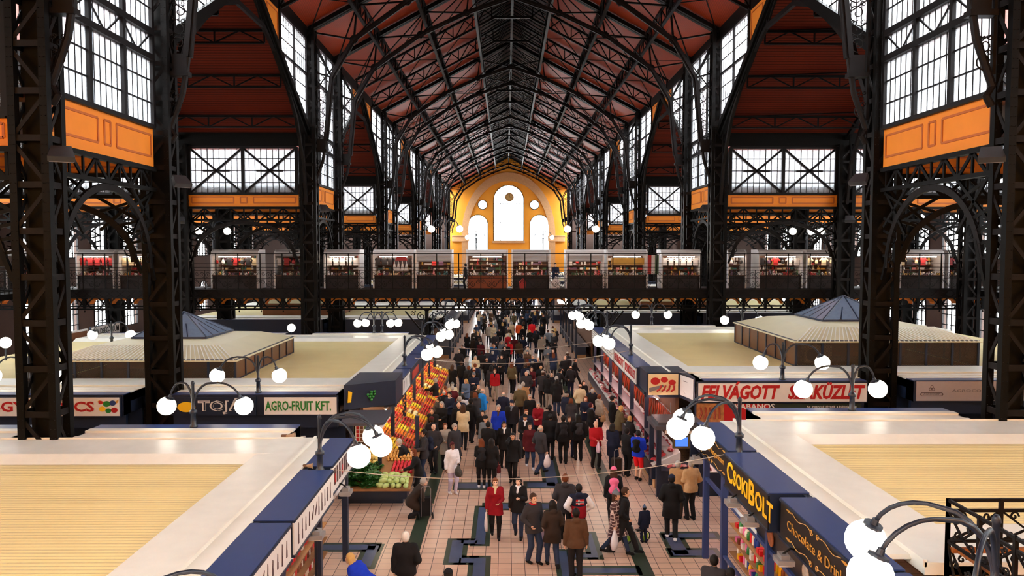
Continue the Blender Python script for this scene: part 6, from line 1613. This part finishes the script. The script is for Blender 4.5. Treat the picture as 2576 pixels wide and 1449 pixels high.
P_('hiker in black with a pink cap and pink backpack',1544,1174,1.72,-5,'black','nearblack','mid','hairbrown',('down','down'),.06,.84,True,'cap','pink',extra=backpack('pink','pink backpack worn by the hiker in the pink cap'))
P_('woman in a plaid coat and grey bobble hat striding with a printed bag',1550,1232,1.68,-115,'plaid','denim','long','hairbrown',('pocket','bag'),.34,.56,True,'pompom','steel',extra=carrier('R',BAGW,'white carrier bag with a dark red printed panel',.34,.46,logo=True))
P_('man in a dark suit jacket looking down, arm in arm with the plaid coat',1574,1222,1.78,-100,'black','nearblack','short','hairbrown',('down','pocket'),.36,.76,lean=4)
def balance_bike(t,J,k):
    q=t.location; o=thing('balance_bike','small green-wheeled balance bike beside the toddler','bike',(q.x-.22,q.y-.02,0),1.9)
    for yy in (-.27,.27):
        b=MB(); b.tube([(0,yy+.14*math.cos(a),.15+.14*math.sin(a)) for a in [i*PI/10 for i in range(21)]],.018,6); w=b.build('wheel',BLACK,o); c=MB()
        for i in range(5): a=i*2*PI/5; c.beam((0,yy,.15),(0,yy+.13*math.cos(a),.15+.13*math.sin(a)),.015,.03,(1,0,0))
        c.lathe([(.09,-.01),(.09,.01)],(0,0,0),12); c.v=[(v[2],v[1]+yy,v[0]+.15) if i>=40 else v for i,v in enumerate(c.v)]; c.build('spokes',mat('lime',(170,210,50),.4),w)
    b=MB(); b.tube([(0,-.27,.15),(0,-.1,.3),(0,.2,.36),(0,.27,.15)],.016,6); b.tube([(0,.2,.36),(0,.18,.52)],.013,6); b.tube([(-.14,.18,.52),(.14,.18,.52)],.013,6); b.build('frame',WC[0],o)
    b=MB(); b.box(-.05,-.2,.32,.05,0,.36); b.build('saddle',BLACK,o)
P_('toddler in a navy coat and blue bobble hat with a balance bike',1621,1272,1.0,20,'navy','navy','short','hairblack',('down','down'),.03,.7,hat='pompom',hatcol='ltdenim',extra=balance_bike,bulk=1.9)
P_('person in a long black parka with fur hood and cap walking past the meat counter',1690,1192,1.8,-8,'black','black','short','hairblack',('pocket','pocket'),.2,.6,hat='cap',hatcol='navy',hood=True,shoes='white',bulk=1.3)
P_('old man in a mustard jacket at the corner glass counter',1706,1158,1.7,-20,'beige','dkbrown','short','hairgrey',('hold','hold'),.03,.8)
P_('man in a cream jacket and flat cap at the corner glass counter',1738,1156,1.76,20,'tan','black','short','hairgrey',('hold','pocket'),.03,.82,hat='cap',hatcol='stone')
P_('youth in a blue puffer jacket and red shorts with black backpack',1606,1082,1.72,-30,'royal','redhot','short','hairblack',('hold','hold'),.05,.84,puff=.012,shorts=True,extra=backpack('black','black and yellow backpack on the blue puffer jacket'))
P_('slim person in black leaning at the meat counter beside the red shorts',1578,1076,1.68,-40,'black','black','short','hairblack',('hold','hold'),.06,.8,True)
P_('elderly blond woman with cream bag at the meat counter',1585,1046,1.62,-60,'nearblack','black','short','blond',('hold','hold'),.03,.7,True)
P_('blond woman in a khaki parka bending to the meat counter',1563,1019,1.68,-70,'khaki','nearblack','mid','blond',('reach','hold'),.03,.72,True,lean=14,hood=True)
P_('man in a long dark coat and black hat by the meat counter',1541,996,1.74,-80,'black','black','short','hairblack',('hold','hold'),.02,.62,hat='cap',hatcol='black')
P_('woman in a beige hooded jacket with a brown shoulder bag',1508,992,1.66,-55,'stone','black','short','ginger',('hold','down'),.05,.8,True,hood=True,extra=handbag('R','tan','brown shoulder bag of the woman in the beige hooded jacket'))
P_('woman in black with a blue scarf and purple hair',1487,1013,1.64,-80,'black','black','short','burgundy',('hold','hold'),.04,.72,True,extra=neckscarf('ltdenim'))
P_('bald man in a red jacket reading something, bag in his hand',1499,1058,1.72,195,'red','black','fringe_bald','hairgrey',('hold','hold'),.1,.84,extra=carrier('R',BAGP,'striped carrier bag held in front of the man in the red jacket',.26,.36))
def trolley(lab,dx,dy,m='dkbrown'):
    def f(t,J,k):
        q=t.location; o=thing('shopping_trolley',lab,'trolley',(q.x+dx,q.y+dy,0),.2); b=MB(); b.box(-.17,-.12,.1,.17,.12,.62); b.build('bag_body',fab(m),o); b=MB(); b.tube([(-.14,-.14,.08),(-.14,-.15,.9),(-.1,-.16,.98),(.1,-.16,.98),(.14,-.15,.9),(.14,-.14,.08)],.012,6); b.build('frame',GREY,o)
        for s in (-1,1): b=MB(); b.tube([(s*.2,.1*math.cos(a)-.12,.1+.085*math.sin(a)) for a in [i*PI/8 for i in range(17)]],.014,6); b.build('wheel',BLACK,o)
    return f
P_('person in a long navy coat pulling a shopping trolley',1541,1064,1.68,-25,'navy','navy','mid','hairblack',('hold','down'),.05,.5,True,extra=trolley('brown shopping trolley with a wire handle behind the navy coat',.05,-.75))
P_('young man in a leather jacket with an orange hood and black backpack',1417,1045,1.78,0,'black','black','short','hairblack',('down','down'),.05,.8,hood=True,extra=both(backpack('nearblack','shiny black backpack under the orange hood'),collar('orange')))
P_('person in a black woolly hat with dark backpack',1455,1042,1.74,5,'black','black','mid','hairblack',('hold','down'),.06,.78,hat='beanie',hatcol='black',extra=backpack('dkgrey','dark backpack of the person in the woolly hat'))
P_('balding man in a grey jacket walking with a white plastic bag',1360,1067,1.76,-50,'dkgrey','denim','fringe_bald','hairgrey',('pocket','bag'),.28,.8,extra=carrier('R',BAGW,'white plastic bag of the balding man in the grey jacket',.28,.44))
P_('person in a maroon coat beside the grey jacket',1333,1063,1.66,-170,'maroon','denim','long','hairblack',('hold','down'),.22,.7,True,shoes='white')
P_('young man in a black leather jacket and white shirt',1321,1041,1.74,180,'black','dkgrey','short','hairblack',('hold','hold'),.18,.82,hat='cap',hatcol='black',extra=neckscarf('white','shirt_front'),skin='mid')
P_('man in black holding a phone to his ear',1290,1088,1.72,170,'black','black','short','hairblack',('down','phone'),.12,.78,skin='mid')
P_('woman with long dark hair and a dark red handbag seen from behind',1236,1102,1.68,-8,'black','black','long','hairblack',('down','bag'),.08,.74,True,extra=handbag('R','maroon','dark red handbag hanging from the long-haired woman in black'))
P_('woman with brown hair and a small black backpack seen from behind',1211,1103,1.64,5,'black','black','mid','ginger',('hold','hold'),.05,.76,True,shoes='white',extra=backpack('nearblack','small black backpack of the brown-haired woman'))
P_('woman with long black hair, black coat over a white blouse',1268,1060,1.68,190,'black','black','long','hairblack',('down','down'),.06,.72,True,extra=neckscarf('white','shirt_front'),skin='mid')
P_('short-haired man in a dark jacket with his back turned in the middle of the passage',1228,1060,1.74,-15,'black','denim','short','hairblack',('hold','hold'),.05,.8)
P_('man in an open royal blue jacket over a brown jumper',1254,1018,1.76,180,'royal','nearblack','short','hairgrey',('down','down'),.05,.78,extra=neckscarf('brown','jumper_front'))
P_('man in a dark cap and grey printed sweatshirt',1287,1006,1.78,180,'nearblack','black','short','hairblack',('down','down'),.08,.8,hat='cap',hatcol='navy',extra=neckscarf('steel','shirt_front'))
P_('woman with glasses in a red jacket walking to the camera',1354,1012,1.68,165,'crimson','black','short','hairgrey',('hold','hold'),.06,.8,True)
P_('person in a black puffer jacket with dark hood, back turned, taller one',1383,1018,1.76,8,'nearblack','black','short','hairblack',('down','down'),.05,.8,puff=.01,hood=True)
P_('person in a black quilted coat just in front of the puffer jacket',1384,1041,1.72,-8,'black','black','short','hairblack',('down','pocket'),.06,.72,puff=.008)
P_('boy in a black jacket walking beside the fruit side',1214,1032,1.5,175,'black','black','short','hairblack',('down','down'),.1,.84)
P_('woman in a white jacket and lilac trousers with burgundy hair',1138,1112,1.68,-150,'white','lilac','short','burgundy',('hold','bag'),.06,.76,True,skin='dark',shoes='white',extra=lambda t,J,k:carrier('L',mat('patterned_bag',(60,58,50),.6,noise=.6,scale=30),'square patterned shopping bag beside the woman in white',.36,.34)(t,J,k))
P_('woman in a beige raincoat with brown hair',1120,1064,1.66,-160,'stone','black','short','ginger',('hold','hold'),.04,.6,True)
P_('grey-haired man in a brown-grey overcoat',1144,1065,1.74,-140,'dkgrey','nearblack','short','hairgrey',('down','down'),.05,.6)
P_('man in a dark jacket with backpack holding fruit',1066,1080,1.78,110,'dkgrey','denim','short','hairblack',('hold','hold'),.04,.8,extra=backpack('navy','dark blue backpack of the man holding fruit'),skin='mid')
P_('man in a leather jacket with white collar bending over the produce',1003,1106,1.72,100,'black','denim','short','hairgrey',('reach','reach'),.06,.84,lean=34,crown=1.58,extra=collar('white'))
P_('woman with red-blond hair in black picking produce',1040,1130,1.64,105,'black','black','long','ginger',('reach','hold'),.04,.84,True,lean=16,crown=1.6)
P_('crouching man in a brown leather coat with a black trolley bag',1066,1214,1.72,-75,'dkbrown','nearblack','short','hairgrey',('hold','reach'),.08,.7,lean=38,crouch=.9,crown=1.0,extra=trolley('black wheeled trolley bag beside the crouching man',.45,-.05,'black'))
P_('white-haired man in a black sweater seen from behind at the bottom of the picture',1020,1337,1.76,0,'black','black','short','hairwhite',('down','pocket'),.02,.84,bulk=1.5)
P_('woman in a bright blue puffer jacket with blond hair bending down',880,1400,1.66,70,'royal','denim','mid','blond',('hold','reach'),.03,.8,True,lean=50,puff=.014,crown=1.38)
P_('person in a black cap, only the head showing at the bottom edge',1128,1431,1.7,0,'black','black','short','hairblack',('down','down'),0,.84,hat='beanie',hatcol='black')
P_('bald man in a black jacket with red straps',1154,1011,1.78,190,'black','denim','fringe_bald','hairgrey',('down','down'),.12,.82)
P_('man in a bright light blue jacket with lettering',1214,976,1.8,-60,'sky','stone','fringe_bald','hairgrey',('hold','down'),.08,.8,bulk=1.3)
P_('black-haired man at the right bottom sweet stall',1797,1396,1.74,-30,'dkgrey','black','short','hairblack',('hold','hold'),0,.84,skin='mid')
P_('second black-haired customer at the right bottom sweet stall',1838,1428,1.68,-10,'black','black','short','hairblack',('hold','hold'),0,.84)
P_('man in a camel jacket walking away with a bag',1316,960,1.76,2,'beige','dkbrown','short','hairgrey',('down','bag'),.1,.84,extra=carrier('R',BAGW,'small white bag of the man in the camel jacket'))
P_('woman in an open red jacket and beige trousers',1245,928,1.68,178,'red','stone','short','ginger',('down','down'),.04,.84,True,extra=neckscarf('black','shirt_front'))
P_('man in a blue-grey coat and flat cap with crossed arms',1192,937,1.76,175,'navy','denim','short','hairgrey',('chest','chest'),.02,.8,hat='cap',hatcol='steel')
P_('blonde woman in a denim blue jacket',1172,953,1.66,150,'ltdenim','denim','mid','blond',('hold','down'),.04,.8,True)
P_('man in a striped jacket and white cap by the nut stall',1095,952,1.7,80,'nearblack','black','short','hairgrey',('reach','hold'),.03,.8,hat='cap',hatcol='stone')
P_('woman in an orange-brown jacket by the orange crates',1118,970,1.62,100,'orange','black','short','ginger',('reach','hold'),.03,.8,True)
P_('girl in a white hooded down jacket',1164,993,1.6,10,'white','black','mid','hairblack',('hold','hold'),.03,.74,True,puff=.012,hood=True)
P_('man with a brown fur collar at the fruit side',1195,970,1.72,-40,'dkbrown','black','short','hairblack',('down','down'),.08,.74)
P_('long-haired woman in dark grey choosing fruit',1103,998,1.66,120,'dkgrey','black','long','hairblack',('hold','hold'),.04,.76,True)
P_('man in a dark jacket with pale hood choosing fruit',1131,986,1.74,150,'navy','black','short','hairblack',('hold','down'),.05,.8,extra=collar('white'))
P_('man in a navy cap and navy jacket striding',1426,984,1.76,-45,'navy','denim','short','hairgrey',('down','down'),.16,.8,hat='cap',hatcol='black')
P_('grey-haired man in blue jeans with black rucksack',1400,946,1.78,-10,'black','denim','short','hairgrey',('down','down'),.05,.82,extra=backpack('nearblack','black rucksack of the grey-haired man in jeans'))
P_('person in white trousers and black jacket near the middle',1379,942,1.72,-20,'black','stone','short','hairblack',('down','down'),.05,.8)
P_('person leaning forward in a dark jacket with orange bag',1409,926,1.7,-60,'nearblack','black','short','hairblack',('reach','reach'),.1,.8,lean=12)
P_('person in black striding fast to the right counter',1447,899,1.72,-100,'black','black','short','hairbrown',('fwd','back'),.36,.78)
P_('youth in a pale grey hooded top and camouflage trousers',1378,869,1.74,180,'steel','stone','short','hairblack',('chest','chest'),.04,.86,hood='up')
P_('person in a navy hooded coat seen from behind, mid passage',1308,890,1.74,0,'navy','black','short','hairblack',('down','down'),.05,.7,hood=True)
P_('woman in a brown coat and grey beanie with a cross strap',1327,881,1.66,180,'brown','nearblack','mid','hairbrown',('hold','down'),.04,.66,True,hat='beanie',hatcol='steel')
P_('person in dark denim jacket next to the grey beanie',1340,892,1.74,175,'denim','black','short','hairgrey',('down','down'),.04,.8)
P_('woman in black with cropped brown hair mid passage',1329,911,1.62,5,'black','black','short','ginger',('hold','hold'),.04,.7,True)
P_('woman in a khaki jacket with a beige shoulder bag',1288,911,1.72,-25,'khaki','nearblack','long','ginger',('down','hold'),.06,.8,True,extra=handbag('R','cream','beige shoulder bag of the woman in khaki'))
P_('man in a black hooded coat next to the khaki jacket',1262,892,1.76,160,'nearblack','black','short','hairblack',('hold','hold'),.05,.74)
P_('short person in black with a dark beanie',1242,909,1.64,10,'black','black','short','hairblack',('down','down'),.04,.72,hat='beanie',hatcol='steel')
P_('woman in a light blue open coat among the crowd',1241,864,1.66,180,'sky','navy','mid','ginger',('hold','hold'),.04,.66,True)
P_('man in a big black coat and jeans beyond the wire',1212,883,1.78,5,'black','steel','short','hairblack',('down','down'),.04,.78,bulk=1.3)
P_('person in a checked jacket and cap at the fruit side',1192,848,1.72,0,'dkbrown','black','short','hairblack',('down','down'),.03,.8,hat='cap',hatcol='stone')
P_('woman in a red jacket with white hair among the crowd',1278,840,1.62,10,'red','black','short','hairwhite',('down','down'),.03,.72,True)
P_('small person in an orange red coat just before the white-haired woman',1282,858,1.5,185,'redhot','black','short','ginger',('down','down'),.03,.7,True)
P_('person in a bright red jacket walking away far down the passage',1338,808,1.8,0,'redhot','black','short','hairblack',('down','down'),.08,.8,bulk=1.2)
P_('man in an orange and black striped top far down the passage',1305,811,1.72,0,'orange','black','short','hairblack',('down','down'),.05,.82)
P_('person in a cream jacket by the far right stalls',1391,820,1.68,-60,'cream','black','short','ginger',('hold','down'),.04,.8,True)
P_('person in a pale jacket by the left gallery kiosks',1170,662,1.65,90,'black','black','short','hairblack',('down','down'),.0,.7,Y=48.2)
_p=bpy.data.objects
for o in list(_p):
    if o.get('label')=='person in a pale jacket by the left gallery kiosks': o.location.z=GZ; o['label']='person in black leaning at the kiosk left of the orange counter'
P_('person on the gallery beside the kiosk with white boxes',1397,664,1.68,190,'navy','black','short','hairblack',('hold','hold'),.0,.7,Y=48.2)
for o in list(_p):
    if o.get('label')=='person on the gallery beside the kiosk with white boxes': o.location.z=GZ
for (px,lab,c1) in ((1237,'kiosk seller with dark hair behind the orange counter','dkgrey'),):
    t=P_(lab,px,668,1.6,180,c1,'black','short','hairblack',('hold','hold'),Y=KY+.95); t.location.z=GZ
# ---- the dense crowd farther off: shared figures, each person an object of its own
arch=[]
for (st,arms,ln,fem,hair,hat,lean,hood) in ((.0,('down','down'),.8,False,'short',None,0,False),(.16,('fwd','back'),.8,False,'short',None,3,False),(.05,('hold','hold'),.7,True,'long',None,0,False),(.2,('down','pocket'),.6,True,'mid',None,2,False),
    (.04,('hold','down'),.78,False,'short','cap',4,False),(.1,('bag','down'),.74,True,'short','beanie',0,True),(.03,('pocket','pocket'),.84,False,'fringe_bald',None,0,False),(.0,('chest','hold'),.68,True,'mid',None,5,True)):
    J=skeleton(st,arms,lean,0,fem); Pm=build_person_meshes(J,0,ln,fem,hair,hat,.026,hood); ms={}
    for nm,v in Pm.items():
        ms[nm]=npmesh('body',v[0],v[1],[SKIN['light'],EYE,LIP],v[2]) if nm=='body' else npmesh(nm.rstrip('LR'),v[0],v[1],[KDARK])
    arch.append((ms,hair,hat,fem))
R=random.Random(21)
CW={'black':'black','nearblack':'charcoal','navy':'navy','dkgrey':'dark grey','brown':'brown','khaki':'khaki','maroon':'dark red','stone':'pale beige','dkbrown':'dark brown','denim':'denim blue','red':'red','steel':'grey','cream':'cream','purple':'purple'}
def far_person(x,y,zone):
    ai=R.randrange(len(arch)); ms,hair,hat,fem=arch[ai]
    c=R.choice(['black']*8+['nearblack']*4+['navy']*3+['dkgrey']*2+['dkbrown','brown','khaki','maroon','stone','denim','steel','cream'])
    hc=R.choice(['hairblack','hairbrown','hairbrown','hairgrey','blond','ginger']); toward=R.random()<.5
    a=(PI if toward else 0)+R.uniform(-.5,.5); k=R.uniform(1.58,1.82)/1.75
    hw={'hairblack':'black-haired','hairbrown':'brown-haired','hairgrey':'grey-haired','blond':'blond','ginger':'ginger-haired'}[hc]
    if hat: hw='cap-wearing' if hat=='cap' else 'beanie-wearing'
    lab='%s person in %s %s %s'%(hw,CW[c],'facing the viewer' if toward else 'with back turned',zone)
    t=thing('person',lab,'person',(x,y,0),a,'crowd: '+lab)
    place_parts(t,ms,{'coat':fab(c),'trousers':fab(R.choice(['black','nearblack','denim','navy','dkgrey'])),'shoeL':fab('black'),'shoeR':fab('black'),'hair':fab(hc),'hat':fab(R.choice(['black','stone','steel','maroon']))},k)
    OCC.append((x,y)); return t
n=0; tries=0
while n<185 and tries<9000:
    tries+=1; u=R.random(); y=29+ (u**1.35)*95; 
    x=R.uniform(-3.4,3.5)
    if y<40 and abs(x)<1.2 and R.random()<.45: continue
    if y<31 and R.random()<.5: continue
    if any((x-a)**2+(y-b)**2<.34 for a,b in OCC): continue
    zone='before the gallery bridge' if y<46 else ('under the gallery bridge' if y<53 else ('just beyond the gallery bridge' if y<75 else 'at the far end of the passage'))
    far_person(x,y,zone); n+=1
# people standing close at the two stall fronts
for (x,y) in ((-3.2,27.5),(-3.4,28.9),(-3.1,30.2),(-3.5,31.6),(-3.2,33),(-3.6,34.4),(3.4,29.6),(3.6,31.2),(3.5,33),(-2.6,29.4),(-2.4,31),(-2.7,33.2),(-1.9,30.4),(-3.0,26.2),(3.2,35.5),(-2.2,35.5),(-1.2,27.6),(1.9,28.2),(.3,28.6),(2.4,31)):
    if any((x-a)**2+(y-b)**2<.3 for a,b in OCC): continue
    far_person(x,y,'at the stall fronts before the wires')
